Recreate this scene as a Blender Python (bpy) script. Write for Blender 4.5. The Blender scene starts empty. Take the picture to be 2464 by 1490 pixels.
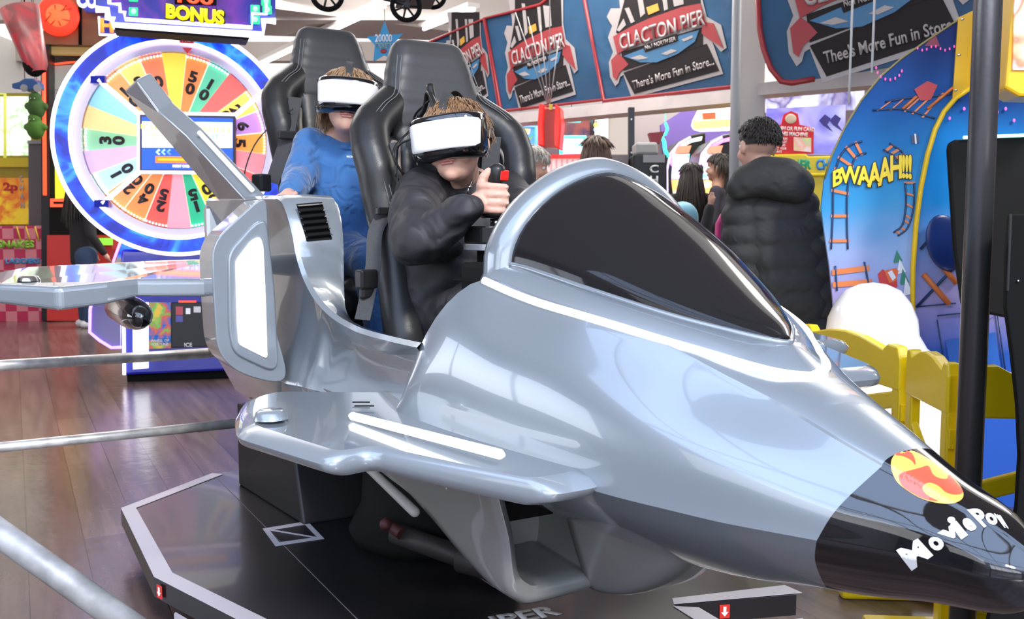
import bpy, bmesh, math, random
from mathutils import Vector as V, Matrix, Euler
from mathutils.bvhtree import BVHTree
SC = bpy.context.scene
C = SC.collection
PI = math.pi
# ---------------------------------------------------------------- camera, world, exposure
F = 2250.0; CX = 1232.0; CY = 745.0; HC = 1.10; PITCH = math.atan(190.0/F)
cd = bpy.data.cameras.new('camera'); cam = bpy.data.objects.new('camera', cd); C.objects.link(cam)
cam.location = (0, 0, HC); cam.rotation_euler = (PI/2-PITCH, 0, 0)
cd.sensor_width = 36.0; cd.lens = F/2464.0*36.0; cd.clip_start = .05; cd.clip_end = 200
cd.dof.use_dof = True; cd.dof.focus_distance = 2.0; cd.dof.aperture_fstop = 9.5
SC.camera = cam
SC.view_settings.view_transform = 'Standard'; SC.view_settings.look = 'None'
SC.view_settings.gamma = 1.0; SC.view_settings.use_curve_mapping = False
SC.view_settings.exposure = 0.42
W = bpy.data.worlds.new('world'); SC.world = W; W.use_nodes = True
nt = W.node_tree; nt.nodes.clear()
wo = nt.nodes.new('ShaderNodeOutputWorld'); wb = nt.nodes.new('ShaderNodeBackground')
tc = nt.nodes.new('ShaderNodeTexCoord'); sx = nt.nodes.new('ShaderNodeSeparateXYZ'); cr = nt.nodes.new('ShaderNodeValToRGB')
nt.links.new(tc.outputs['Generated'], sx.inputs[0]); nt.links.new(sx.outputs['Z'], cr.inputs[0])
cr.color_ramp.elements[0].position = 0.0; cr.color_ramp.elements[0].color = (.92, .95, 1.0, 1)
cr.color_ramp.elements[1].position = .6; cr.color_ramp.elements[1].color = (.50, .66, 1.0, 1)
nt.links.new(cr.outputs[0], wb.inputs[0]); wb.inputs[1].default_value = 3.8
nt.links.new(wb.outputs[0], wo.inputs[0])
def lamp(name, kind, loc, energy, color=(1,1,1), rot=None, target=None, **kw):
    d = bpy.data.lights.new(name, kind); d.energy = energy; d.color = color
    for k, v in kw.items(): setattr(d, k, v)
    o = bpy.data.objects.new(name, d); C.objects.link(o); o.location = loc
    if target is not None: o.rotation_euler = (V(target)-V(loc)).to_track_quat('-Z', 'Y').to_euler()
    return o
lamp('daylight_sun', 'SUN', (3, -4, 6), 2.8, (1, .95, .88), target=(0, 2.6, .6), angle=.15)
lamp('entrance_daylight', 'AREA', (-3.4, -2.0, 2.4), 30, (.93, .96, 1), target=(0, 2.6, .9), shape='RECTANGLE', size=3.0, size_y=2.0)
for i, (x, y) in enumerate([(-3.2, 6.5), (1.2, 7.5), (4.6, 6.0), (-2.5, 11), (2.5, 11.5), (0, 15)]):
    lamp('hall_light', 'AREA', (x, y, 3.85), 120, (1, .97, .93), target=(x, y, 0), shape='RECTANGLE', size=3.2, size_y=1.0)
# ---------------------------------------------------------------- helpers
SP, CP = math.sin(PITCH), math.cos(PITCH)
def ray(px, py):
    a = (px-CX)/F; b = (CY-py)/F
    return V((a, CP+b*SP, -SP+b*CP))
def at(px, py, Y):
    r = ray(px, py); return V((0, 0, HC))+r*(Y/r.y)
def onz(px, py, z):
    r = ray(px, py); return V((0, 0, HC))+r*((z-HC)/r.z)
def onplane(px, py, p, n):
    r = ray(px, py); o = V((0, 0, HC)); return o+r*((V(p)-o).dot(n)/r.dot(n))
MATS = {}
def mat(name, col=(.5,.5,.5), rough=.5, metal=0.0, emit=0.0, coat=0.0, alpha=1.0, trans=0.0, bump=None, var=None, spec=None, ecol=None, ior=None, sheen=0):
    if name in MATS: return MATS[name]
    m = bpy.data.materials.new(name); m.use_nodes = True; MATS[name] = m
    n = m.node_tree; b = n.nodes['Principled BSDF']
    def S(k, v):
        if k in b.inputs: b.inputs[k].default_value = v
    S('Base Color', (*col, 1)); S('Roughness', rough); S('Metallic', metal); S('Coat Weight', coat); S('Coat Roughness', .04)
    S('Alpha', alpha); S('Transmission Weight', trans)
    if sheen: S('Sheen Weight', sheen)
    if ior: S('IOR', ior)
    if spec is not None: S('Specular IOR Level', spec)
    if emit: S('Emission Color', (*(ecol or col), 1)); S('Emission Strength', emit)
    t = n.nodes.new('ShaderNodeTexCoord')
    if var:   # (scale, amount): wear of the surface itself
        no = n.nodes.new('ShaderNodeTexNoise'); no.inputs['Scale'].default_value = var[0]; no.inputs['Detail'].default_value = 5
        r = n.nodes.new('ShaderNodeValToRGB'); k = var[1]
        r.color_ramp.elements[0].position = .3; r.color_ramp.elements[1].position = .7
        r.color_ramp.elements[0].color = (*[c*(1-k) for c in col], 1); r.color_ramp.elements[1].color = (*[min(1, c*(1+k)) for c in col], 1)
        n.links.new(t.outputs['Object'], no.inputs['Vector']); n.links.new(no.outputs[0], r.inputs[0]); n.links.new(r.outputs[0], b.inputs['Base Color'])
    if bump:  # (scale, strength, kind)
        kind = bump[2] if len(bump) > 2 else 'n'
        if kind == 'v': no = n.nodes.new('ShaderNodeTexVoronoi'); no.inputs['Scale'].default_value = bump[0]
        else: no = n.nodes.new('ShaderNodeTexNoise'); no.inputs['Scale'].default_value = bump[0]; no.inputs['Detail'].default_value = 4 if kind == 'n' else 1.5; no.inputs['Distortion'].default_value = 0 if kind == 'n' else 1.2
        bp = n.nodes.new('ShaderNodeBump'); bp.inputs['Strength'].default_value = bump[1]; bp.inputs['Distance'].default_value = .01 if kind != 'w' else .03
        n.links.new(t.outputs['Object'], no.inputs['Vector']); n.links.new(no.outputs[0], bp.inputs['Height']); n.links.new(bp.outputs[0], b.inputs['Normal'])
    return m
def glow(name, col, s=1.5): return mat(name, col, .5, emit=s)
class MB:
    def __init__(s): s.v = []; s.f = []; s.m = []; s.sm = []; s.cur = 0
    def add(s, vs, fs, smooth=False):
        o = len(s.v); s.v += [V(p) for p in vs]
        for f in fs: s.f.append([i+o for i in f]); s.m.append(s.cur); s.sm.append(smooth)
        return s
    def box(s, c, d, rz=0, M=None):
        c = V(c); R = Matrix.Rotation(rz, 3, 'Z'); vs = []
        for i in (-1, 1):
            for j in (-1, 1):
                for k in (-1, 1):
                    p = V((i*d[0]/2, j*d[1]/2, k*d[2]/2)); p = R @ p
                    if M: p = M @ p
                    vs.append(c+p)
        return s.add(vs, [(0,1,3,2),(4,6,7,5),(0,4,5,1),(2,3,7,6),(0,2,6,4),(1,5,7,3)])
    def quad(s, a, b, c, d): return s.add([a,b,c,d], [(0,1,2,3)])
    def poly(s, pts): return s.add(pts, [tuple(range(len(pts)))])
    def prism(s, pts, off):     # closed polygon extruded by a vector
        n = len(pts); off = V(off); vs = [V(p) for p in pts]+[V(p)+off for p in pts]
        return s.add(vs, [tuple(range(n))[::-1], tuple(range(n, 2*n))]+[(i, (i+1)%n, n+(i+1)%n, n+i) for i in range(n)])
    def cyl(s, p0, p1, r0, r1=None, n=20, caps=True):
        return s.tube([p0, p1], [r0, r0 if r1 is None else r1], n, caps)
    def tube(s, path, r, n=12, caps=True, closed=False):
        P = [V(p) for p in path]; k = len(P)
        R = r if isinstance(r, (list, tuple)) else [r]*k
        T = []
        for i in range(k):
            if closed: t = P[(i+1)%k]-P[i-1]
            else: t = P[min(i+1, k-1)]-P[max(i-1, 0)]
            T.append(t.normalized() if t.length > 1e-9 else V((0,0,1)))
        up = V((0,0,1)) if abs(T[0].z) < .9 else V((1,0,0))
        u = T[0].cross(up).normalized(); vs = []
        for i in range(k):
            u = (u-T[i]*u.dot(T[i])).normalized(); w = T[i].cross(u)
            for j in range(n):
                a = 2*PI*j/n; vs.append(P[i]+(u*math.cos(a)+w*math.sin(a))*R[i])
        fs = []
        for i in range(k if closed else k-1):
            for j in range(n):
                fs.append((i*n+j, i*n+(j+1)%n, ((i+1)%k)*n+(j+1)%n, ((i+1)%k)*n+j))
        s.add(vs, fs, True)
        if caps and not closed:
            s.add(vs[:n], [tuple(range(n))[::-1]]); s.add(vs[-n:], [tuple(range(n))])
        return s
    def band(s, path, w, t, nrm):     # flat strap: path, width, thickness, normal (one, or one per point)
        P = [V(p) for p in path]; k = len(P); vs = []
        for i in range(k):
            N = V(nrm[i] if isinstance(nrm, list) else nrm).normalized()
            T = (P[min(i+1,k-1)]-P[max(i-1,0)]).normalized(); B = T.cross(N).normalized(); N = B.cross(T)
            ww = w[i] if isinstance(w, list) else w
            vs += [P[i]-B*ww/2-N*t/2, P[i]+B*ww/2-N*t/2, P[i]+B*ww/2+N*t/2, P[i]-B*ww/2+N*t/2]
        fs = []
        for i in range(k-1):
            for j in range(4): fs.append((i*4+j, i*4+(j+1)%4, i*4+4+(j+1)%4, i*4+4+j))
        return s.add(vs, fs+[(3,2,1,0), tuple(range(4*k-4, 4*k))])
    def ell(s, c, r, R=None, n=20):
        c = V(c); r = (r, r, r) if not hasattr(r, '__len__') else r; vs = []; m = n//2
        for i in range(m+1):
            th = PI*i/m
            for j in range(n):
                a = 2*PI*j/n; p = V((r[0]*math.sin(th)*math.cos(a), r[1]*math.sin(th)*math.sin(a), r[2]*math.cos(th)))
                vs.append(c+(R @ p if R else p))
        fs = [(i*n+j, (i+1)*n+j, (i+1)*n+(j+1)%n, i*n+(j+1)%n) for i in range(m) for j in range(n)]
        return s.add(vs, fs, True)
    def lathe(s, prof, c=(0,0,0), axis='z', n=40, R=None):
        c = V(c); vs = []; k = len(prof)
        for r, z in prof:
            for j in range(n):
                a = 2*PI*j/n; p = V((r*math.cos(a), r*math.sin(a), z))
                if axis == 'y': p = V((p.x, p.z, p.y))
                if axis == 'x': p = V((p.z, p.x, p.y))
                vs.append(c+(R @ p if R else p))
        return s.add(vs, [(i*n+j, i*n+(j+1)%n, (i+1)*n+(j+1)%n, (i+1)*n+j) for i in range(k-1) for j in range(n)], True)
    def grid(s, G, smooth=True, closeu=False, closev=False):
        a = len(G); b = len(G[0]); vs = [p for row in G for p in row]
        return s.add(vs, [(i*b+j, i*b+(j+1)%b, ((i+1)%a)*b+(j+1)%b, ((i+1)%a)*b+j) for i in range(a if closeu else a-1) for j in range(b if closev else b-1)], smooth)
    def cap(s, p0, r0, p1, r1, n=16):     # tapered capsule
        p0 = V(p0); p1 = V(p1); d = p1-p0; L = max(d.length, 1e-6); d = d/L; prof = []
        for i in range(7): a = -PI/2+PI/2*i/6; prof.append((max(r0*math.cos(a), 1e-5), r0*math.sin(a)))
        for i in range(7): a = PI/2*i/6; prof.append((max(r1*math.cos(a), 1e-5), L+r1*math.sin(a)))
        return s.lathe(prof, p0, n=n, R=d.to_track_quat('Z', 'Y').to_matrix())
    def mirror(s):
        o = len(s.v); nf = len(s.f); s.v += [V((p.x, -p.y, p.z)) for p in s.v]
        for i in range(nf): s.f.append([k+o for k in s.f[i]][::-1]); s.m.append(s.m[i]); s.sm.append(s.sm[i])
        return s
    def xf(s, M): s.v = [M @ p for p in s.v]; return s
    def mesh(s, name, mats, weld=0):
        me = bpy.data.meshes.new(name); me.from_pydata([tuple(p) for p in s.v], [], s.f)
        for m in (mats if isinstance(mats, (list, tuple)) else [mats]): me.materials.append(m)
        me.polygons.foreach_set('material_index', s.m); me.polygons.foreach_set('use_smooth', s.sm)
        bm = bmesh.new(); bm.from_mesh(me)
        if weld: bmesh.ops.remove_doubles(bm, verts=bm.verts, dist=weld)
        bmesh.ops.recalc_face_normals(bm, faces=bm.faces); bm.to_mesh(me); bm.free()
        return me
def obj(name, mb, m, parent=None, bevel=0, sub=0, weld=1e-5, solid=0, seg=2, smooth=None, loc=None):
    if isinstance(mb, MB): me = mb.mesh(name, m, weld)
    else:
        me = mb
        if m: me.materials.clear(); me.materials.append(m)
    o = bpy.data.objects.new(name, me); C.objects.link(o)
    if parent: o.parent = parent
    if loc: o.location = loc
    if smooth: me.polygons.foreach_set('use_smooth', [True]*len(me.polygons))
    if solid: md = o.modifiers.new('solid', 'SOLIDIFY'); md.thickness = solid; md.offset = -1
    if bevel: md = o.modifiers.new('bevel', 'BEVEL'); md.width = bevel; md.segments = seg; md.limit_method = 'ANGLE'; md.angle_limit = .6; md.harden_normals = False
    if sub: md = o.modifiers.new('sub', 'SUBSURF'); md.levels = sub; md.render_levels = sub
    return o
def tag(o, label, cat, group=None, kind=None):
    if label: o['label'] = label
    if cat: o['category'] = cat
    if group: o['group'] = group
    if kind: o['kind'] = kind
    return o
def thing(name, label, cat, loc=(0,0,0), rz=0, group=None):
    o = bpy.data.objects.new(name, None); C.objects.link(o); o.location = loc; o.rotation_euler = (0, 0, rz); o.empty_display_size = .1
    return tag(o, label, cat, group)
def struct(name, mb, m, **k):
    o = obj(name, mb, m, **k); o['kind'] = 'structure'; return o
def bake(o):
    bpy.context.view_layer.update()
    dg = bpy.context.evaluated_depsgraph_get(); me = bpy.data.meshes.new_from_object(o.evaluated_get(dg), depsgraph=dg)
    me.name = o.name; o.modifiers.clear(); o.data = me; return o
def blob(name, mb, m, parent=None, vox=.01, it=4, f=.5):     # one continuous skin over overlapping masses
    o = obj(name, mb, m, parent, weld=0)
    r = o.modifiers.new('r', 'REMESH'); r.mode = 'VOXEL'; r.voxel_size = vox; r.use_smooth_shade = True
    s = o.modifiers.new('s', 'SMOOTH'); s.factor = f; s.iterations = it
    bake(o)
    if not o.data.materials: o.data.materials.append(m)
    o.data.polygons.foreach_set('use_smooth', [True]*len(o.data.polygons))
    return o
def cr_(pts, n, closed=False):      # Catmull-Rom through points (tuples of any length)
    P = [tuple(p) for p in pts]; k = len(P); out = []
    for i in range(k if closed else k-1):
        p1, p2 = P[i], P[(i+1)%k]; p0 = P[i-1] if (i or closed) else tuple(2*a-b for a, b in zip(p1, p2))
        p3 = P[(i+2)%k] if (i+2 < k or closed) else tuple(2*b-a for a, b in zip(p1, p2))
        for j in range(n):
            t = j/n
            out.append(tuple(.5*((2*b)+(c-a)*t+(2*a-5*b+4*c-d)*t*t+(3*b-a-3*c+d)*t**3) for a, b, c, d in zip(p0, p1, p2, p3)))
    if not closed: out.append(P[-1])
    return out
def lerp(tab, x):      # piecewise-smooth table lookup: rows (x, a, b, ...)
    if x <= tab[0][0]: return tab[0][1:]
    for r0, r1 in zip(tab, tab[1:]):
        if x <= r1[0]:
            t = (x-r0[0])/(r1[0]-r0[0]); return tuple(a+(b-a)*t for a, b in zip(r0[1:], r1[1:]))
    return tab[-1][1:]
def text_mesh(body, size=1, extrude=0.0, bold=0.0, align='CENTER', spacing=1.0, shear=0.0, line=1.0):
    c = bpy.data.curves.new('lettering', 'FONT'); c.body = body; c.size = size; c.extrude = extrude; c.offset = bold
    c.align_x = align; c.align_y = 'CENTER'; c.space_character = spacing; c.shear = shear; c.space_line = line; c.resolution_u = 3
    o = bpy.data.objects.new('lettering', c); C.objects.link(o); bpy.context.view_layer.update()
    dg = bpy.context.evaluated_depsgraph_get(); me = bpy.data.meshes.new_from_object(o.evaluated_get(dg), depsgraph=dg)
    bpy.data.objects.remove(o); bpy.data.curves.remove(c); return me
def text_on(body, m, O, U, Vv, N=None, w=None, h=None, name='lettering', parent=None, bold=0.0, extrude=.002, lift=.003, spacing=1.0, warp=None, line=1.0):
    """lettering centred at O, along U, up Vv; scaled to width w / height h (metres)"""
    me = text_mesh(body, 1, 0, bold, spacing=spacing, line=line)
    xs = [v.co.x for v in me.vertices]; ys = [v.co.y for v in me.vertices]
    x0, x1, y0, y1 = min(xs), max(xs), min(ys), max(ys)
    kx = w/(x1-x0) if w else None; ky = h/(y1-y0) if h else None; kx = kx or ky; ky = ky or kx
    U = V(U).normalized(); Vv = V(Vv); Vv = (Vv-U*Vv.dot(U)).normalized(); N = V(N).normalized() if N else U.cross(Vv)
    O = V(O)
    for v in me.vertices:
        a = (v.co.x-(x0+x1)/2)*kx; b = (v.co.y-(y0+y1)/2)*ky
        if warp: a, b = warp(a, b)
        v.co = O+U*a+Vv*b+N*lift
    o = obj(name, me, m, parent)
    if extrude: md = o.modifiers.new('solid', 'SOLIDIFY'); md.thickness = extrude; md.offset = 0
    return o
def children(o): return [c for c in bpy.data.objects if c.parent == o]
def copy_tree(o, parent=None):
    c = o.copy(); C.objects.link(c); c.parent = parent
    for ch in children(o): copy_tree(ch, c)
    return c
# ---------------------------------------------------------------- the hall
M_white = mat('white_paint', (.82,.80,.77), .6); M_beam = mat('beam_paint', (.55,.50,.47), .6)
def wood_floor():
    m = bpy.data.materials.new('vinyl_plank_floor'); m.use_nodes = True; n = m.node_tree; b = n.nodes['Principled BSDF']
    t = n.nodes.new('ShaderNodeTexCoord'); mp = n.nodes.new('ShaderNodeMapping'); mp.inputs['Rotation'].default_value = (0, 0, math.radians(62))
    br = n.nodes.new('ShaderNodeTexBrick'); br.offset = .37; br.inputs['Scale'].default_value = 1.0
    br.inputs['Brick Width'].default_value = 1.2; br.inputs['Row Height'].default_value = .18; br.inputs['Mortar Size'].default_value = .0015; br.inputs['Bias'].default_value = 0
    br.inputs['Color1'].default_value = (.135,.092,.082,1); br.inputs['Color2'].default_value = (.085,.056,.052,1); br.inputs['Mortar'].default_value = (.03,.02,.02,1)
    n.links.new(t.outputs['Object'], mp.inputs[0]); n.links.new(mp.outputs[0], br.inputs[0])
    mp2 = n.nodes.new('ShaderNodeMapping'); mp2.inputs['Scale'].default_value = (.6, 9, 1)
    no = n.nodes.new('ShaderNodeTexNoise'); no.inputs['Scale'].default_value = 2.5; no.inputs['Detail'].default_value = 6
    n.links.new(mp.outputs[0], mp2.inputs[0]); n.links.new(mp2.outputs[0], no.inputs[0])
    mx = n.nodes.new('ShaderNodeMixRGB'); mx.blend_type = 'OVERLAY'; mx.inputs[0].default_value = .75
    n.links.new(br.outputs[0], mx.inputs[1]); n.links.new(no.outputs[0], mx.inputs[2]); n.links.new(mx.outputs[0], b.inputs['Base Color'])
    b.inputs['Roughness'].default_value = .22
    no2 = n.nodes.new('ShaderNodeTexNoise'); no2.inputs['Scale'].default_value = 14; bp = n.nodes.new('ShaderNodeBump'); bp.inputs['Strength'].default_value = .12; bp.inputs['Distance'].default_value = .01
    n.links.new(t.outputs['Object'], no2.inputs[0]); n.links.new(no2.outputs[0], bp.inputs['Height']); n.links.new(bp.outputs[0], b.inputs['Normal'])
    return m
mb = MB(); mb.box((0, 7, -.05), (20, 24, .1)); struct('floor', mb, wood_floor())
# roof: solid behind, glazed bay in front (open sky seen between the rafters)
mb = MB(); mb.box((0, 12.0, 4.05), (20, 14, .1)); struct('ceiling', mb, mat('glowing_white_ceiling', (.9,.89,.88), .7, emit=.70, ecol=(1,.98,.95)))  # white ceiling; its glow is added to brighten the hall
mb = MB(); mb.box((0, 2.85, 4.1), (20, 4.3, .1)); mb.box((-7.2, -2.2, 4.1), (5.6, 5.8, .1)); mb.box((7.7, -2.2, 4.1), (4.6, 5.8, .1)); struct('trim_9', mb, mat('solid_roof', (.62,.61,.60), .7))
mb = MB()
for x in [-4.3, -2.6, -.9, .8, 2.5, 4.2, 5.3]: mb.box((x, -2.2, 4.05), (.07, 5.8, .12))
for y in [-5.0, -3.4, -1.8, -.2]: mb.box((.5, y, 4.0), (9.8, .07, .12))
struct('trim_1', mb, M_white)
mb = MB()
for y in [6.5, 9.2, 12.0, 14.8]: mb.box((0, y, 3.86), (20, .22, .3))
struct('trim_2', mb, M_beam)
mb = MB(); mb.box((0, 19, 2), (20, .1, 4.1)); struct('wall_back', mb, mat('back_wall_paint', (.33,.26,.30), .7))
mb = MB(); mb.box((-7.7, 7.0, 2), (.1, 4.0, 4.1)); mb.box((-7.7, -2.4, 2), (.1, 5.2, 4.1)); mb.box((-7.7, 2.6, .35), (.1, 5.0, .8)); mb.box((-7.7, 2.6, 3.5), (.1, 5.0, 1.1)); mb.box((-7.7, 1.8, 2), (.1, .1, 3)); mb.box((-7.7, 3.5, 2), (.1, .1, 3)); struct('wall_left', mb, mat('side_wall', (.20,.17,.19), .7))
mb = MB(); mb.box((-7.7, 14, 2), (.1, 10, 4.1)); struct('wall_left_rear', mb, mat('bright_side_wall', (.85,.84,.82), .7))
mb = MB(); mb.box((10, 7, 2), (.1, 24, 4.1)); struct('wall_right', mb, mat('side_wall'))
# glazed front behind the photographer
mb = MB(); mb.box((-6.2, -5, 2), (8, .12, 4.1)); mb.box((6.7, -5, 2), (7, .12, 4.1)); mb.box((.5, -5, 3.5), (6, .12, 1.1)); mb.box((.5, -5, .3), (6, .12, .7))
for x in [-1, .5, 2, ]: mb.box((x, -5, 1.8), (.08, .12, 3))
struct('wall_front', mb, M_white)
# ---------------------------------------------------------------- the ride: craft frame (x forward, s = starboard)
OX, OY, AZ = -.24, 2.80, math.radians(-60)
CR = Matrix.Translation((OX, OY, 0)) @ Matrix.Rotation(AZ, 4, 'Z')
CRI = CR.inverted()
def L(x, s, z): return V((x, -s, z))
def Wd(x, s, z): return CR @ L(x, s, z)
craft = thing('spacecraft_ride', 'silver grey two-seat spacecraft simulator with black nose and dark canopy', 'amusement ride', (OX, OY, 0), AZ)
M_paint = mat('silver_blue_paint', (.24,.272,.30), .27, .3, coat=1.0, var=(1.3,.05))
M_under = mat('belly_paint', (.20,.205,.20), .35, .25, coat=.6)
M_led = mat('white_led_diffuser', (1,1,1), .4, emit=1.6)
M_black = mat('gloss_black', (.004,.004,.005), .05, 0, coat=1.0)
M_blackp = mat('black_plastic', (.014,.014,.015), .38, spec=.35)
M_blackm = mat('matt_black', (.006,.006,.006), .7, spec=.12)
M_glass = mat('dark_canopy_glass', (.016,.015,.016), .07, 0, trans=.15, spec=.28)
M_chrome = mat('chrome', (.75,.75,.76), .12, 1.0)
def pS(px, py, s): return CRI @ onplane(px, py, CR @ L(0, s, 0), CR.to_3x3() @ V((0, 1, 0)))
# ---- front hull: rows (x, keel z, s1, z1, chine s, chine z, s3, z3, s4, z4, top z)
HT = [(.66,.47,.30,.50,.400,.690,.395,.715,.380,.740,.745),
 (.73,.47,.30,.50,.395,.685,.392,.775,.368,.860,.862),
 (.80,.47,.30,.50,.388,.680,.380,.820,.340,.950,.955),
 (.88,.47,.30,.50,.378,.675,.362,.850,.302,1.000,1.010),
 (1.00,.47,.285,.50,.355,.668,.338,.835,.272,.972,.990),
 (1.15,.475,.26,.505,.320,.662,.303,.812,.240,.942,.960),
 (1.30,.485,.22,.515,.280,.657,.262,.785,.178,.905,.922),
 (1.41,.50,.18,.53,.243,.655,.225,.762,.130,.858,.878),
 (1.50,.52,.14,.548,.205,.652,.190,.740,.098,.822,.848),
 (1.62,.542,.095,.575,.148,.652,.136,.708,.072,.775,.796),
 (1.72,.566,.062,.60,.100,.653,.088,.695,.048,.738,.752),
 (1.80,.580,.034,.625,.078,.652,.070,.683,.034,.714,.720),
 (1.84,.594,.012,.640,.060,.651,.054,.670,.020,.690,.694),
 (1.868,.620,.012,.640,.022,.651,.020,.658,.007,.666,.667)]
def interp(tab, x):   # smooth in x
    ks = [r[0] for r in tab]
    if x <= ks[0]: return tab[0][1:]
    if x >= ks[-1]: return tab[-1][1:]
    i = max(j for j in range(len(ks)) if ks[j] <= x); t = (x-ks[i])/(ks[i+1]-ks[i])
    p0 = tab[max(i-1, 0)]; p1 = tab[i]; p2 = tab[i+1]; p3 = tab[min(i+2, len(tab)-1)]; out = []
    for a, b, c, d in zip(p0[1:], p1[1:], p2[1:], p3[1:]):
        m1 = (c-a)/(p2[0]-p0[0])*(p2[0]-p1[0]); m2 = (d-b)/(p3[0]-p1[0])*(p2[0]-p1[0])
        if (c-b)*m1 <= 0: m1 = 0
        if (c-b)*m2 <= 0: m2 = 0
        h = (2*t**3-3*t*t+1)*b+(t**3-2*t*t+t)*m1+(-2*t**3+3*t*t)*c+(t**3-t*t)*m2; out.append(h)
    return tuple(out)
def upper_pts(x, n=10):
    k, s1, z1, sc, zc, s3, z3, s4, z4, zt = interp(HT, x)
    return cr_([(sc, zc), (s3, z3), (s4, z4)], n)
def deck_pts(x, n=8):
    k, s1, z1, sc, zc, s3, z3, s4, z4, zt = interp(HT, x)
    return [(s4*math.cos(PI/2*j/n), z4+(zt-z4)*math.sin(PI/2*j/n)) for j in range(n+1)]
def lower_pts(x, n=8):
    k, s1, z1, sc, zc, s3, z3, s4, z4, zt = interp(HT, x)
    d = zc-k
    return cr_([(0, k), (sc*.25, k+.05*d), (sc*.52, k+.30*d), (sc*.80, k+.66*d), (sc, zc)], 5)
def rng(a, b, n): return [a+(b-a)*i/n for i in range(n+1)]
def hull(x0, x1, n, deck_from=.88):
    mb = MB(); xs = rng(x0, x1, n)
    def sl(fn, x, a, b):     # the joint of the nose cone leans: shift each station along the section
        k = max(0, 1-abs(x-1.62)/.21); m = len(fn(x)); row = []
        for j in range(m):
            xx = min(x+k*(a+(b-a)*j/(m-1)), 1.868); q = fn(xx)[j]; row.append(L(xx, *q))
        return row
    mb.grid([sl(upper_pts, x, 0, .040) for x in xs])
    mb.grid([sl(lower_pts, x, -.085, 0) for x in xs])
    xd = [x for x in xs if x >= deck_from-1e-6]
    mb.grid([sl(deck_pts, x, .040, .042) for x in xd])
    mb.mirror(); return mb
hb = hull(.66, .88, 8); hb2 = hull(.88, 1.62, 34)
o = len(hb.v); hb.v += hb2.v; hb.f += [[i+o for i in f] for f in hb2.f]; hb.m += hb2.m; hb.sm += hb2.sm
hullo = obj('front_hull', hb, M_paint, craft, weld=1e-4)
def split_normals(o, ang=35):
    bm = bmesh.new(); bm.from_mesh(o.data)
    for e in bm.edges:
        if len(e.link_faces) == 2 and e.calc_face_angle(0) > math.radians(ang): e.smooth = False
    bm.to_mesh(o.data); bm.free()
split_normals(hullo, 22)
nb = hull(1.62, 1.868, 22); nb.grid([[L(1.868, s*k, .653+(z-.653)*k) for s, z in (lower_pts(1.868)+upper_pts(1.868)[1:]+deck_pts(1.868)[1:])] for k in (1, .5, .01)])
nose = obj('nose_cone', nb, M_black, craft, weld=1e-4); tag(nose, 'glossy black nose cone with orange emblem and white lettering', None)
# canopy base ring, glass, hoop
def can_sec(x, n=26, off=0.0):
    w, zb, zt = interp([(.82,.255,1.035,1.245),(.92,.240,1.032,1.216),(1.02,.220,1.014,1.158),(1.10,.200,.996,1.106),(1.20,.162,.971,1.042),(1.28,.122,.950,.994),(1.364,.062,.928,.946),(1.41,.012,.914,.917)], x)
    out = []
    for j in range(n+1):
        a = PI*j/n; c, s_ = math.cos(a), math.sin(a)
        e1 = .98+.22*max(0, min(1, (1.12-x)/.2)); out.append(((w+off)*math.copysign(abs(c)**e1, c), zb+(zt+off-zb)*abs(s_)**(e1-.05)))
    return out
fl = lambda x: .04*max(.04, min(1, (1.40-x)/.2))
mb = MB(); xs = rng(.885, 1.34, 22)+rng(1.35, 1.41, 7)
mb.grid([[L(x, s*1.004, z) for s, z in ([(can_sec(x)[0][0], can_sec(x)[0][1]-fl(x))]+can_sec(x)+[(can_sec(x)[-1][0], can_sec(x)[0][1]-fl(x))])] for x in xs])
gl = obj('canopy_glass', mb, M_glass, craft); tag(gl, 'dark tinted bubble canopy', None)
md = gl.modifiers.new('s', 'SOLIDIFY'); md.thickness = .005; md.offset = -1
# painted frame along the foot of the glass
pth = []
for x in rng(.89, 1.405, 26):
    w, zb = can_sec(x)[0]; pth.append((x, w+.001, zb-.003))
pth += [(1.416, .004, .910)]
mb = MB(); mb.tube([L(*p) for p in pth]+[L(p[0], -p[1], p[2]) for p in pth[::-1]], .006, 8); obj('canopy_sill', mb, M_paint, craft)
mb = MB(); G = []
for x in rng(.88, 1.41, 26)+rng(1.42, 1.47, 6):
    w, zb = can_sec(min(x, 1.41))[0]; k = interp(HT, x)
    if x > 1.41: t = min(1, (x-1.41)/.06); w = .012*(1-t)+.001; zb = .914*(1-t)+(k[9]-.002)*t
    h = [(k[7]-.012, k[8]-.004), ((k[7]+w)/2, max(k[8], k[8]*.4+zb*.6)), (max(.003, w-.003), zb), (max(.002, w-.006), zb-.03*max(0, min(1, (1.40-x)/.1)))]
    G.append([L(x, s_, z_) for s_, z_ in h]+[L(x, -s_, z_) for s_, z_ in h[::-1]])
mb.grid(G); cdk = obj('canopy_deck', mb, M_paint, craft)
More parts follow.
